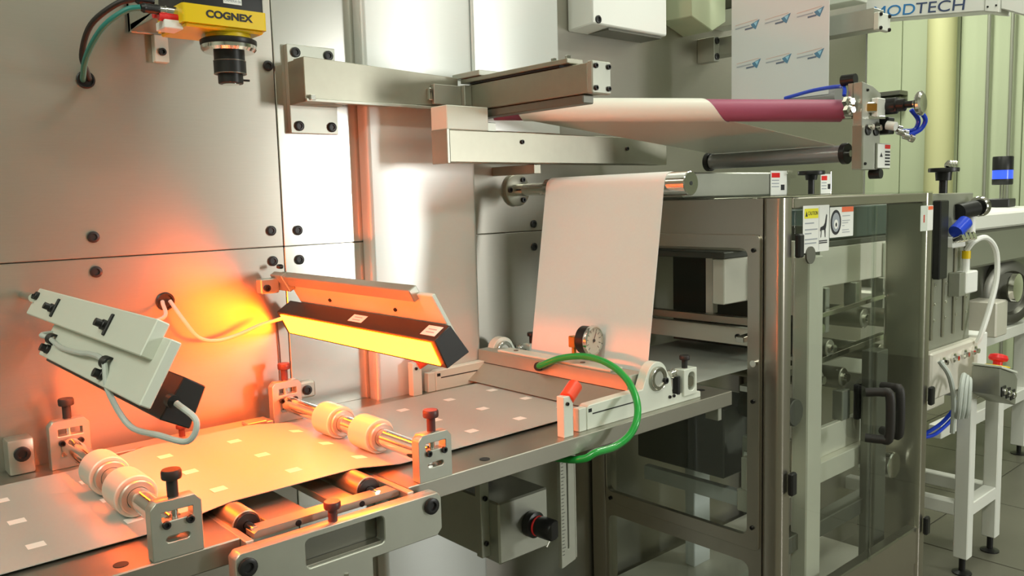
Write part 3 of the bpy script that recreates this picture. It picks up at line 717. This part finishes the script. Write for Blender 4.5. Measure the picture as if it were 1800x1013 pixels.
MB().lathe([(.006, -.012), (.006, 0), (.020, .002), (.024, .006), (.024, .011), (.019, .014), (.006, .013)], hw, (.05, -1, 0), 28).build('hand_wheel', 'chrome', eb)
for x in (1.250, 1.284):
    MB().lathe([(.011, 0), (.011, .003), (.006, .004)], (x, -.462, .497), (0, -1, 0), 20).build('washer', 'black', eb)
    MB().cyl((x, -.465, .502), (x, -.474, .502), .006, 12).build('bolt_head', 'chrome', eb)
for x, z in ((1.240, .43), (1.245, .575), (1.29, .45)): inst('socket_bolt', BOLT[.003], (x, -.462, z), (0, -1, 0), eb)
MB().box(1.285, 1.345, -.4655, -.4622, .420, .472, .001).build('label_plate', 'alu', eb)
MB().prism(rrect(1.287, 1.343, .422, .470, .002), 'y', -.4665, -.4656).build('warning_label', 'white', eb)
MB().box(1.318, 1.342, -.4669, -.4666, .461, .469).build('label_header', 'red', eb)
for k in range(5): MB().box(1.319, 1.341, -.4669, -.4666, .453-k*.0065, .4565-k*.0065).build('label_line', 'ink_dark', eb)
MB().prism([(1.296, .444), (1.308, .444), (1.302, .453)], 'y', -.4669, -.4666).build('label_sign', 'ink_dark', eb)
MB().box(1.306, 1.335, -.478, -.448, .490, .524, .002).build('valve_block', 'black', eb)
for k in range(3): MB().lathe([(.006, 0), (.006, .012), (.008, .014), (.008, .022)], (1.335, -.470-k*.013, .505-k*.010), (.75, -.65, -.3), 12).build('air_fitting', 'chrome', eb)
MB().cyl((1.300, -.478, .507), (1.300, -.496, .503), .009, 14).build('elbow_fitting', 'white', eb)
for k in range(2):
    tag(MB().tube([(1.352, -.487-k*.013, .496-k*.010), (1.366, -.505-k*.012, .498), (1.366, -.512-k*.014, .517), (1.352, -.503-k*.014, .538)], .0045, 8).build('air_tube', 'blue'), ('inner' if k == 0 else 'outer')+' one of two blue air tubes curling beside the turning bar bracket', 'hose', 'blue tubes at the turning bar bracket')
tag(MB().tube([(1.30, -.25, .585), (1.28, -.33, .592), (1.255, -.40, .59), (1.225, -.425, .580), (1.215, -.430, .566)], .004, 8).build('air_tube', 'blue'), 'blue air tube lying over the end of the turning bar', 'hose')
MB().cyl((1.235, -.415, .598), (1.235, -.443, .598), .011, 18).build('pulley', 'black', eb)
MB().cyl((1.300, -.445, .410), (1.300, -.468, .410), .010, 16).build('foot_roll', 'black', eb)

# ================================================================== printed sheet and upper right beams
JX = 1.48
js = thing('printed_sheet', 'white film sheet printed with two rows of small blue logos', 'film web', (JX, -.124, .60))
MB().box(JX, JX+.0008, -.2565, .0085, .605, 1.25).build('sheet', 'paper', js)
LOGO = []
def logo(y, z, w):
    """flat print on the sheet, reading along -Y"""
    x = JX-.0003; h = w*.36
    def P(u, v): return (x, y-u*w, z+v*h+u*w*.02)
    def slab(pts, m, nm): MB().quad_slab([P(*p) for p in pts], (-1, 0, 0), .0002).build(nm, m, js)
    slab([(0, .80), (.92, .98), (.92, 1.02), (0, .84)], 'logo_red', 'logo_rule')
    slab([(0, .42), (.60, .50), (.60, .62), (0, .54)], 'logo_text', 'logo_text')
    slab([(.40, .16), (.72, .20), (.72, .36), (.40, .32)], 'logo_dark', 'logo_text')
    slab([(.63, .62), (1, .95), (.84, .05), (.72, .28)], 'logo_blue', 'logo_emblem')
    x -= .0003
    slab([(.76, .70), (.92, .80), (.85, .36)], 'ink_light', 'logo_emblem')
for zrow, ys in ((.795, (-.003, -.088, -.174)), (.699, (-.007, -.091, -.175)), (.891, (-.001, -.086, -.172))):
    for y in ys: logo(y, zrow-.012, .070)
MB().cyl((1.505, .09, .600), (1.505, -.27, .600), .022, 30).build('sheet_roll', 'grey_roll', js)
jb = thing('wall_beam', 'pale steel beam with bolted wall plate behind the printed sheet', 'beam', (1.58, -.09, .75))
MB().box(1.56, 1.61, -.325, .150, .752, .800, .0015).build('beam', 'alu', jb)
MB().box(1.535, 1.56, .10, .1549, .735, .80, .001).build('wall_plate', 'alu', jb)
MB().box(1.555, 1.615, -.338, -.3255, .748, .788, .0015).build('end_plate', 'alu_white', jb)
for z in (.752, .783):
    for x in (1.563, 1.607): inst('socket_bolt', BOLT[.0045], (x, -.338, z), (0, -1, 0), jb)
for z in (.748, .79): inst('socket_bolt', BOLT[.009], (1.547, .10, z), (0, -1, 0), jb)
jb2 = thing('wall_beam', 'upper pale steel beam above the bolted beam behind the printed sheet', 'beam', (1.58, -.09, .82))
MB().box(1.60, 1.66, -.26, .1549, .835, .88, .0015).build('beam', 'alu_white', jb2)
MB().box(1.60, 1.66, -.30, .1549, .882, .96, .0015).build('upper_block', 'dark_steel', jb2)
bx_ = thing('wall_box', 'white sheet metal box fixed high on the machine wall', 'box', (1.2, .12, .76))
MB().prism([(.155, .766), (.155, .95), (.075, .95), (.075, .772)], 'x', 1.03, 1.30, b=.003).build('box_body', 'white', bx_)
MB().box(1.095, 1.29, .085, .15, .7655, .770).build('box_recess', 'dark_steel', bx_)
inst('socket_bolt', BOLT[.009], (1.048, .075, .782), (0, -1, 0), bx_)
gb = thing('wall_gusset', 'pale green angled housing on the wall between the white box and the printed sheet', 'housing', (1.45, .1, .80))
MB().prism([(1.38, .828), (1.47, .80), (1.53, .83), (1.53, .99), (1.38, .99)], 'y', .06, .1549, b=.002).build('housing_body', 'green_wall', gb)

# ================================================================== cabinet
CX0, CX1, CY0, CY1, CZ1 = 1.08, 1.80, -.375, .150, .366
cab = thing('machine_cabinet', 'polished stainless steel machine cabinet with glass doors', 'cabinet', (1.44, -.11, -.9))
def post(x0, x1, y0, y1, z0=-.9, z1=CZ1, nm='corner_post', m='cab_steel', b=.004): return MB().box(x0, x1, y0, y1, z0, z1, b, 2).build(nm, m, cab)
MB().prism(rrect(CX0, CX0+.045, CY0, CY0+.045, .012, 5), 'z', -.9, CZ1).build('corner_post', 'cab_steel', cab)
MB().prism(rrect(CX1-.045, CX1, CY0, CY0+.105, .012, 5), 'z', -.9, CZ1).build('corner_post', 'cab_steel', cab)
post(CX0, CX0+.045, CY1-.045, CY1); post(CX1-.045, CX1, CY1-.045, CY1)
MB().box(CX0+.002, CX1-.002, CY0+.002, CY1, CZ1, CZ1+.004, .001).build('top_plate', 'glass', cab)
for x0, x1 in ((CX0+.045, CX1-.045),):
    MB().box(x0, x1, CY0, CY0+.03, CZ1-.022, CZ1, .002).build('top_rail', 'cab_steel', cab)
    MB().box(x0, x1, CY1-.03, CY1, CZ1-.022, CZ1, .002).build('top_rail', 'cab_steel', cab)
    MB().box(x0, x1, CY0+.004, CY0+.03, -.60, -.50, .002).build('bottom_rail', 'cab_steel', cab)
MB().box(CX1-.03, CX1, CY0+.045, CY1-.045, CZ1-.022, CZ1, .002).build('top_rail', 'cab_steel', cab)
# left face with its opening
face = [(CY0+.045, -.9), (CY1-.045, -.9), (CY1-.045, CZ1), (CY0+.045, CZ1)]
op = rrect(-.300, .098, -.345, .275, .018)
op2 = rrect(-.300, .098, -.86, -.405, .018)
MB().prism(face, 'x', CX0+.004, CX0+.014, holes=[op, op2]).build('left_panel', 'cab_steel', cab)
fl_o = rrect(-.327, .102, -.372, .293, .012); fl_i = rrect(-.2985, .097, -.343, .265, .016)
MB().prism(fl_o, 'x', CX0-.002, CX0+.004, holes=[fl_i], b=.0008).build('window_flange', 'cab_steel', cab)
for y, z in ((-.313, -.0513), (-.312, -.3225), (-.313, .262), (.085, -.36)): inst('socket_bolt', BOLT[.0045], (CX0-.002, y, z), (-1, 0, 0), cab)
MB().box(CX0+.014, CX0+.018, -.31, .10, -.36, -.04).build('lower_pane', 'glass', cab)
MB().box(CX0+.014, CX0+.018, -.31, .10, -.87, -.395).build('lower_pane', 'glass', cab)
MB().cyl((CX0-.012, -.318, .030), (CX0, -.318, .030), .007, 14).build('latch_pin', 'chrome', cab)
MB().box(CX0+.05, CX1-.05, CY0+.05, CY1-.02, -.62, -.60).build('inner_floor', 'cab_beige', cab)
MB().box(CX0+.045, CX1-.045, CY0+.008, CY0+.014, -.9, -.60).build('kick_panel', 'cab_steel', cab)
# inside beams across the machine seen through the left opening
for (x, y0, y1, z0, z1, m, nm) in ((1.20, -.27, .10, .250, .268, 'cab_beige', 'cross_beam'), (1.30, -.275, -.255, .10, .268, 'cab_beige', 'side_stile'), (1.22, -.115, -.095, .10, .25, 'cab_beige', 'side_stile'),
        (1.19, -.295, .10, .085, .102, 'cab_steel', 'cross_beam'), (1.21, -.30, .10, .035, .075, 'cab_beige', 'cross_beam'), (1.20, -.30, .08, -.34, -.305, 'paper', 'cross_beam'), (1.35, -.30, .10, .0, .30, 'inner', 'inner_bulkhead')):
    MB().box(x, x+.02, y0, y1, z0, z1, .001).build(nm, m, cab)
inst('socket_bolt', BOLT[.006], (1.21, -.19, .055), (-1, 0, 0), cab)
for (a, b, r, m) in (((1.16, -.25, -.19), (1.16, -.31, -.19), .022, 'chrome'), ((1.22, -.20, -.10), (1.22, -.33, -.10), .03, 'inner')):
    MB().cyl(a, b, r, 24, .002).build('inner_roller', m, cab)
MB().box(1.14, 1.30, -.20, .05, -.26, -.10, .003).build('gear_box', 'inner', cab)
MB().box(1.12, 1.14, -.02, .05, -.13, -.085, .002).build('terminal_plate', 'alu', cab)
MB().box(1.14, 1.165, -.285, -.245, -.26, -.15, .003).build('support_foot', 'alu', cab)
# machinery seen through the doors
MB().box(1.14, 2.08, -.20, -.17, .135, .235, .002).build('side_beam', 'cab_beige', cab)
MB().box(1.14, 2.08, -.20, .10, .236, .250, .002).build('deck', 'inner', cab)
MB().box(1.36, 2.06, -.190, -.05, .252, .335, .003).build('electronics_box', 'teal_dark', cab)
MB().box(1.285, 1.350, -.32, -.28, -.596, .235, .003).build('inner_upright', 'cab_beige', cab)  # beige reflection in the door glass, built as a solid upright
MB().box(1.90, 2.07, -.215, -.201, .10, .23, .002).build('bearing_plate', 'alu_white', cab)
MB().lathe([(.025, 0), (.025, .012), (.018, .014)], (1.97, -.215, .185), (0, -1, 0), 24).build('bearing_cap', 'dark_steel', cab)
for x in (1.40, 1.56, 1.72, 1.88):
    MB().box(x, x+.02, -.215, -.18, .02, .135, .002).build('hanger', 'alu', cab)
for (x, z, r, y1) in ((1.42, .055, .026, -.27), (1.50, -.005, .022, -.26), (1.70, .045, .026, -.25), (1.45, -.075, .022, -.26), (1.58, -.09, .024, -.255), (1.84, .03, .026, -.25), (1.80, -.06, .024, -.25)):
    rr_ = MB().cyl((x, .08, z), (x, y1, z), r, 24, .002).build('inner_roller', 'steel', cab)
    MB().cyl((x, y1, z), (x, y1-.012, z), r*.45, 16).build('roller_end', 'chrome', cab)
MB().bar((1.14, -.24, .062), (1.98, -.24, .100), .02, .012, b=.001).build('guide_bar', 'chrome', cab)
MB().bar((1.14, -.25, -.045), (1.98, -.25, -.005), .02, .014, b=.001).build('guide_bar', 'chrome', cab)
MB().box(1.13, 1.94, -.265, -.25, -.268, -.195, .002).build('conveyor_side', 'cab_beige', cab)
MB().box(1.13, 1.94, -.285, -.24, -.318, -.268, .002).build('conveyor_rail', 'cab_beige', cab)
for x in (1.40, 1.55, 1.74): MB().box(x, x+.04, -.268, -.24, -.196, -.12, .002).build('rail_bracket', 'alu', cab)
MB().box(1.385, 1.41, -.280, -.270, -.225, -.150, .002).build('slotted_tab', 'white', cab)
MB().box(1.60, 1.62, -.285, -.270, -.20, -.11, .002).build('pad_clamp', 'black', cab)
MB().box(1.33, 1.40, .02, .05, -.60, -.33, .002).build('inner_upright', 'paper', cab)
MB().box(1.20, 1.72, -.30, -.26, -.44, -.40, .002).build('lower_beam', 'dark_steel', cab)
MB().box(1.60, 1.66, -.33, -.29, -.60, -.02, .002).build('inner_upright', 'dark_steel', cab)
MB().cyl((1.70, -.28, -.33), (1.70, -.335, -.33), .035, 28, .003).build('drum', 'chrome', cab)
MB().box(1.64, 1.70, -.31, -.27, -.45, -.34, .004).build('filter_cup', 'glass', cab)
MB().box(1.16, 1.42, -.33, -.10, -.596, -.588, .001).build('drip_tray', 'alu_white', cab)
for x in (1.24, 1.31): MB().bar((x, -.31, -.585), (x+.03, -.25, -.585), .008, .004).build('tray_slot', 'white', cab)
# glass doors
def door(x0, x1, lab, hx, hs):
    d = MB().box(x0, x1, CY0-.004, CY0+.001, -.50, CZ1-.024, .0008).build('glass_door', 'glass', cab); d['label'] = lab
    ex = x1 if hs > 0 else x0
    MB().box(ex-.003, ex+.003, CY0-.006, CY0+.003, -.50, CZ1-.024).build('door_edge', 'glass_clear', d)
    h = MB(); h.tube([(hx-.012*hs, CY0-.004, -.085), (hx, CY0-.036, -.082), (hx+.004*hs, CY0-.052, -.090), (hx+.004*hs, CY0-.052, -.184), (hx, CY0-.036, -.192), (hx-.012*hs, CY0-.004, -.192)], .0105, 12, 5)
    h.build('door_handle', 'rubber', d)
    return d
d1 = door(CX0+.047, 1.468, 'glass cabinet door with caution stickers', 1.452, 1)
d2 = door(1.472, CX1-.047, 'glass cabinet door without stickers in the pane', 1.512, -1)
for x, z in ((CX0+.047, .270), (CX0+.028, -.218), (CX1-.012, -.155), (CX1-.02, -.50)):
    MB().box(x-.008, x+.012, CY0-.016, CY0-.004, z-.024, z+.024, .003).build('hinge', 'black', cab)
tri = MB().lathe([(.0001, 0), (.018, 0), (.018, .004)], (1.178, CY0-.0045, .248), (0, -1, 0), 20)
tri.build('door_stop', 'dark_steel', d1)
# stickers
def sticker(x0, x1, z0, z1, lab, parent, y=CY0-.0048):
    s_ = MB().prism(rrect(x0, x1, z0, z1, .002, 2), 'y', y-.0006, y).build('sticker', 'white', parent)
    if lab: s_['label'] = lab
    return s_
def ink(parent, x0, x1, z0, z1, m, nm='print', y=CY0-.0056): return MB().box(x0, x1, y-.0002, y, z0, z1).build(nm, m, parent)
s1 = sticker(1.150, 1.256, .2530, .349, 'white caution sticker with yellow header', d1)
ink(s1, 1.155, 1.210, .323, .343, 'sign_yellow')
put_text('lettering', text('CAUTION', .011, .0001, .8), 'ink_dark', (1.188, CY0-.0060, .333), (1, 0, 0), (0, 0, 1), s1)
MB().prism([(1.158, .327), (1.167, .327), (1.1625, .338)], 'y', CY0-.0061, CY0-.0059).build('print', 'ink_dark', s1)
for k, (z, w) in enumerate(((.312, .036), (.299, .05), (.291, .026), (.279, .05), (.271, .046))): ink(s1, 1.157, 1.157+w, z, z+.0025, 'ink_grey')
ink(s1, 1.213, 1.2135, .256, .346, 'ink_grey')
MB().prism([(1.219, .303), (1.232, .306), (1.238, .312), (1.243, .330), (1.246, .328), (1.243, .306), (1.240, .298), (1.240, .282), (1.238, .282), (1.236, .297), (1.224, .297), (1.222, .282), (1.220, .282), (1.222, .297), (1.218, .295)], 'y', CY0-.0061, CY0-.0059).build('print', 'ink_dark', s1)
for z in (.2745, .2705): ink(s1, 1.214, 1.248, z-.001, z+.0014, 'ink_dark')
s2 = sticker(1.259, 1.362, .279, .343, 'white warning sticker with orange header and round hand symbol', d1)
ink(s2, 1.310, 1.361, .332, .343, 'sign_orange')
for z, w in ((.323, .034), (.313, .034), (.308, .026), (.302, .010), (.293, .03), (.288, .034)): ink(s2, 1.312, 1.312+w, z, z+.0014, 'ink_grey')
def disc(parent, cx, cz, rx, rz, m, y, nm='print'):
    MB().prism([(cx+rx*math.cos(2*math.pi*k/28), cz+rz*math.sin(2*math.pi*k/28)) for k in range(28)], 'y', y-.0002, y).build(nm, m, parent)
disc(s2, 1.284, .311, .0225, .0265, 'ink_dark', CY0-.0056); disc(s2, 1.284, .311, .0165, .0205, 'ink_grey', CY0-.0059); disc(s2, 1.284, .307, .009, .010, 'white', CY0-.0062); disc(s2, 1.284, .306, .0032, .0045, 'ink_dark', CY0-.0065)
s3 = sticker(1.718, 1.792, .272, .335, 'white warning sticker on the far cabinet post', cab, CY0-.0008)
ink(s3, 1.762, 1.790, .324, .333, 'sign_orange', y=CY0-.0015); ink(s3, 1.735, 1.742, .293, .312, 'red', y=CY0-.0015)
# on top of the cabinet
tc_ = thing('cabinet_top_box', 'long grey green steel housing on top of the cabinet', 'housing', (1.4, .05, .37))
MB().box(1.13, 1.575, -.10, .149, .371, .428, .003).build('housing_body', 'alu', tc_)
def top_sticker(x, y, z0, z1, w, lab):
    t_ = thing('warning_plate', lab, 'sign', (x+w/2, y, z0))
    MB().box(x, x+w, y, y+.002, z0, z1).build('plate', 'white', t_)
    MB().box(x+.003, x+w*.55, y-.0004, y, z1-.017, z1-.005).build('print', 'red', t_)
    for k in range(3): MB().box(x+.004, x+w*.5, y-.0004, y, z1-.025-k*.008, z1-.0225-k*.008).build('print', 'ink_grey', t_)
    MB().box(x+w*.62, x+w*.85, y-.0004, y, z0+.012, z0+.026).build('print', 'ink_dark', t_)
top_sticker(1.485, -.104, .371, .432, .075, 'white warning plate with red header against the housing on the cabinet top')
top_sticker(1.735, -.104, .371, .424, .060, 'white warning plate with red header standing alone on the cabinet top')
def hand_knob(x, y, z0, h, lab):
    t_ = thing('hand_knob', lab, 'knob', (x, y, z0))
    MB().cyl((x, y, z0), (x, y, z0+h), .008, 14).build('stem', 'black', t_)
    MB().lathe([(.014, h-.012), (.016, h), (.033, h+.001), (.034, h+.006), (.033, h+.011)], (x, y, z0), (0, 0, 1), 24).build('knob_head', 'black', t_)
hand_knob(1.60, -.15, .371, .048, 'black mushroom hand knob on the cabinet top')
gp = thing('top_guard', 'clear plastic guard panel standing on the cabinet top', 'guard', (1.75, -.0, .37))
MB().box(1.585, 2.40, .060, .064, .371, .47).build('guard_panel', 'glass_clear', gp)
MB().cyl((1.79, -.10, .371), (1.79, -.10, .43), .006, 12).build('guard_pin', 'chrome', gp)

# ================================================================== next machine behind the cabinet
nm_ = thing('packing_unit', 'tall steel side unit with bolted plates behind the cabinet', 'machine', (2.43, -.15, -.9))
MB().box(2.18, 2.55, -.20, -.15, -.27, .36, .003).build('side_plate', 'grey_green', nm_)
MB().box(2.18, 2.55, -.23, -.20, -.27, -.12, .006).build('lower_shelf', 'cab_beige', nm_)
for i in range(4):
    x = 2.23+i*.085
    MB().box(x, x+.012, -.206, -.2005, -.09, .25, .001).build('guide_strip', 'steel', nm_)
    for z in (-.03, .02, .08): inst('chrome_bolt', CHB, (x+.028, -.2005, z), (0, -1, 0), nm_)
    MB().lathe([(.016, 0), (.016, .008), (.009, .012), (.009, .02)], (x+.02, -.23, -.155), (0, -1, 0), 6).build('clamp_nut', 'chrome', nm_)
MB().box(2.23, 2.29, -.225, -.20, .10, .34, .003).build('post_block', 'black', nm_)
MB().box(2.41, 2.5, -.24, -.20, .04, .11, .004).build('sensor_box', 'white', nm_)
MB().box(2.365, 2.41, -.235, -.20, .035, .11, .002).build('sensor_side', 'alu', nm_)
MB().cyl((2.45, -.22, .11), (2.45, -.22, .15), .011, 14).build('plug', 'white', nm_)
MB().cyl((2.45, -.22, .15), (2.45, -.22, .175), .013, 14).build('plug_collar', 'yellow', nm_)
MB().box(2.33, 2.43, -.225, -.20, .19, .225, .003).build('manifold', 'white', nm_)
for k in range(4): MB().lathe([(.01, 0), (.01, .02), (.013, .022), (.013, .03)], (2.335+k*.03, -.225, .215), (0, -1, .4), 12).build('air_fitting', 'chrome', nm_)
MB().cyl((2.33, -.23, .24), (2.38, -.24, .27), .022, 16).build('blue_valve', 'blue', nm_)
MB().cyl((2.4, -.21, .30), (2.48, -.23, .31), .026, 18).build('actuator', 'black', nm_)
MB().lathe([(.030, 0), (.033, .006), (.033, .02), (.02, .026)], (2.49, -.235, .315), (1, -.2, .05), 24).build('dial_knob', 'chrome', nm_)
MB().cyl((2.48, -.22, .20), (2.48, -.22, .29), .014, 14).build('regulator_stem', 'white', nm_)
MB().box(2.55, 2.63, -.23, -.02, -.24, -.11, .003).build('white_guard', 'white', nm_)
MB().box(2.18, 2.73, -.148, .30, -.274, -.21, .003).build('bed_frame', 'grey_green', nm_)
MB().box(2.68, 2.79, -.10, .05, -.20, .13, .004).build('rear_column', 'cab_beige', nm_)
tag(MB().tube([(2.45, -.22, .175), (2.455, -.24, .205), (2.5, -.26, .215), (2.56, -.27, .17), (2.575, -.27, .08), (2.55, -.26, -.02), (2.515, -.25, -.10), (2.51, -.24, -.13)], .0085, 8).build('sensor_cable', 'white', nm_), 'white looping cable')
hk = thing('hand_knob', 'black hand knob with chrome spindle above the unit behind the cabinet', 'knob', (2.28, -.21, .36))
MB().cyl((2.28, -.21, .361), (2.28, -.21, .405), .012, 14).build('stem', 'black', hk)
MB().lathe([(.022, .40), (.024, .425), (.043, .426), (.044, .432), (.043, .438)], (2.28, -.21, 0), (0, 0, 1), 24).build('knob_head', 'black', hk)
for k in range(3): MB().lathe([(.010, 0), (.012, .008), (.008, .02)], (2.295+k*.02, -.215, .440), (.5, -.2, 1), 8).build('star_nut', 'chrome', hk)
CT = (('thick pale cable dropping from the shelf edge of the side unit', [(2.155, -.262, -.135), (2.17, -.285, -.18), (2.195, -.29, -.26), (2.205, -.285, -.36)]),
      ('pale cable loop beside the control box, nearest the side unit', [(2.3, -.285, -.215), (2.24, -.30, -.185), (2.195, -.31, -.21), (2.182, -.31, -.27), (2.2, -.30, -.31)]),
      ('pale cable loop beside the control box, middle one of three', [(2.305, -.285, -.225), (2.265, -.30, -.195), (2.225, -.31, -.225), (2.216, -.31, -.28), (2.23, -.30, -.315)]),
      ('pale cable loop beside the control box, closest to the box', [(2.31, -.285, -.235), (2.285, -.30, -.205), (2.258, -.31, -.235), (2.25, -.31, -.29), (2.265, -.30, -.32)]))
for lab_, pts in CT: tag(MB().tube(pts, .0075, 8).build('grey_cable', 'cable_grey'), lab_, 'cable', 'cables by the control box')
tag(MB().tube([(2.30, -.26, -.30), (2.29, -.22, -.36), (2.25, -.18, -.40), (2.30, -.2, -.40), (2.45, -.2, -.37), (2.52, -.18, -.34)], .006, 8).build('air_tube', 'blue'), 'blue air tube looping under the bed behind the white stand', 'hose')
cbx = thing('control_box', 'small sloped control box with red emergency stop and three buttons', 'control box', (2.49, -.30, -.30))
MB().prism([(2.405, -.272), (2.555, -.330), (2.567, -.245), (2.545, -.225), (2.405, -.185)], 'y', -.345, -.2635, b=.002).build('box_body', 'alu', cbx)
MB().prism([(2.402, -.183), (2.548, -.2235), (2.548, -.2165), (2.402, -.176)], 'y', -.350, -.2640, b=.001).build('box_lid', 'alu_white', cbx)
for k in range(3):
    x = 2.435+k*.042; z = -.262-k*.013
    bpl = MB().box(x-.018, x+.018, -.349, -.3455, z-.016, z+.016, .001).build('button_plate', 'black', cbx)
    MB().lathe([(.010, 0), (.010, .006), (.007, .008)], (x, -.349, z), (0, -1, 0), 16).build('button', 'chrome', bpl)
MB().lathe([(.036, 0), (.036, .004)], (2.495, -.307, -.1985), (.26, 0, 1), 24).build('stop_plate', 'yellow', cbx)
MB().lathe([(.014, .004), (.014, .016), (.026, .020), (.029, .028), (.025, .038), (.012, .042)], (2.495, -.307, -.1985), (.26, 0, 1), 24).build('stop_button', 'red', cbx)
MB().box(2.564, 2.57, -.34, -.26, -.27, -.25, .001).build('yellow_tag', 'yellow', cbx)
# white stand
ws = thing('white_stand', 'white painted tubular steel stand with levelling feet', 'stand', (2.58, .0, -.9))
def tubeb(x0, x1, y0, y1, z0, z1, nm): MB().box(x0, x1, y0, y1, z0, z1, .003).build(nm, 'frame_white', ws)
for x, y in ((2.42, -.262), (2.67, -.262), (2.42, .26), (2.67, .26)):
    tubeb(x, x+.045, y, y+.045, -.84, -.30, 'leg')
    MB().lathe([(.03, 0), (.03, .008), (.010, .014), (.010, .065)], (x+.0225, y+.0225, -.9), (0, 0, 1), 18).build('levelling_foot', 'black', ws)
for x in (2.42, 2.67): tubeb(x+.002, x+.043, -.217, .26, -.70, -.655, 'cross_bar')
for y in (-.262, .26): tubeb(2.465, 2.67, y+.002, y+.043, -.70, -.655, 'cross_bar')
tubeb(2.42, 2.715, -.262, -.217, -.30, -.275, 'top_bar'); tubeb(2.42, 2.715, .26, .305, -.30, -.275, 'top_bar')
for x in (2.42, 2.67): tubeb(x, x+.045, -.217, .26, -.30, -.275, 'top_bar')
rmach = thing('rear_machine', 'grey rear machine with round drum and flat white top on white legs', 'machine', (3.7, .3, -.9))
MB().box(3.1, 4.3, .02, .6, .05, .20, .01).build('body', 'grey_green', rmach)
MB().box(3.1, 4.6, .0, .8, .205, .27, .008).build('white_top', 'frame_white', rmach)
MB().box(3.2, 4.2, .12, .6, -.25, .05, .01).build('lower_body', 'dark_steel', rmach)
MB().lathe([(.145, 0), (.145, .05), (.13, .06), (.10, .06), (.09, .04), (.04, .04), (.04, .09), (.03, .10)], (3.75, .10, -.10), (-.5, -1, 0), 36).build('drum', 'dark_steel', rmach)
MB().lathe([(.05, 0), (.06, .01), (.06, .03), (.02, .04)], (3.50, -.02, -.05), (0, -1, 0), 20).build('chrome_cap', 'chrome', rmach)
MB().box(3.35, 3.48, -.02, .10, -.25, -.10, .006).build('bracket', 'cab_beige', rmach)
MB().box(3.05, 3.29, .15, .55, -.55, -.05, .01).build('gear_housing', 'cab_beige', rmach)
for x, y in ((3.92, .03), (3.92, .75), (3.3, .75)):
    MB().box(x, x+.06, y, y+.06, -.85, -.30, .003).build('leg', 'frame_white', rmach)
    MB().lathe([(.035, 0), (.035, .008), (.010, .014), (.010, .055)], (x+.03, y+.03, -.9), (0, 0, 1), 16).build('levelling_foot', 'black', rmach)
MB().box(3.3, 3.98, .03, .08, -.62, -.565, .003).build('cross_bar', 'frame_white', rmach)
MB().box(3.3, 3.98, .03, .80, -.30, -.25, .003).build('top_frame', 'frame_white', rmach)
MB().box(3.93, 3.97, .09, .75, -.62, -.565, .003).build('cross_bar', 'frame_white', rmach)
MB().box(3.0, 3.3, .05, .10, -.62, -.565, .003).build('cross_bar', 'frame_white', rmach)
tl = thing('signal_tower', 'black stack light with a lit blue segment', 'lamp', (4.34, .3, .27))
MB().box(4.29, 4.39, .25, .35, .272, .315, .004).build('tower_base', 'black', tl)
for dx in (-.02, .02): MB().cyl((4.34+dx, .3, .315), (4.34+dx, .3, .385), .006, 10).build('tower_rod', 'chrome', tl)
MB().lathe([(.045, .385), (.048, .39), (.048, .415)], (4.34, .3, 0), (0, 0, 1), 28).build('lower_segment', 'black', tl)
MB().lathe([(.047, .415), (.047, .46)], (4.34, .3, 0), (0, 0, 1), 28).build('blue_segment', 'tower_blue', tl)
MB().lathe([(.048, .46), (.048, .525), (.045, .53)], (4.34, .3, 0), (0, 0, 1), 28).build('upper_segment', 'black', tl)
# overhead sign beam
sg = thing('overhead_sign_beam', 'white overhead beam lettered MODTECH in blue and black', 'sign', (2.62, -.05, .93))
MB().prism([(.30, .995), (-.20, .945), (-.20, 1.20), (.30, 1.20)], 'x', 2.60, 2.68, b=.003).build('beam', 'white', sg)
MB().prism([(-.2005, .942), (-.245, .930), (-.245, 1.20), (-.2005, 1.20)], 'x', 2.59, 2.69, b=.003).build('joint_plate', 'white', sg)
for y in (-.211, -.236): inst('rivet', BOLT[.003], (2.59, y, .955), (-1, 0, 0), sg)
MB().prism([(-.2455, .944), (-.55, .80), (-.55, 1.0), (-.2455, 1.20)], 'x', 2.60, 2.68, b=.003).build('sloped_beam', 'white', sg)
rdir = Vector((0, -1, -.1)).normalized()
put_text('lettering', text('MOD', .052, .0006, 1.25), 'ink_blue', (2.5992, .096, .999), rdir, (0, 0, 1), sg)
put_text('lettering', text('TECH', .052, .0006, 1.25), 'ink_navy', (2.5992, -.060, .984), rdir, (0, 0, 1), sg)
MB().cyl((2.64, .22, .30), (2.64, .22, 1.0), .012, 10).build('support_rod', 'dark_steel', sg)
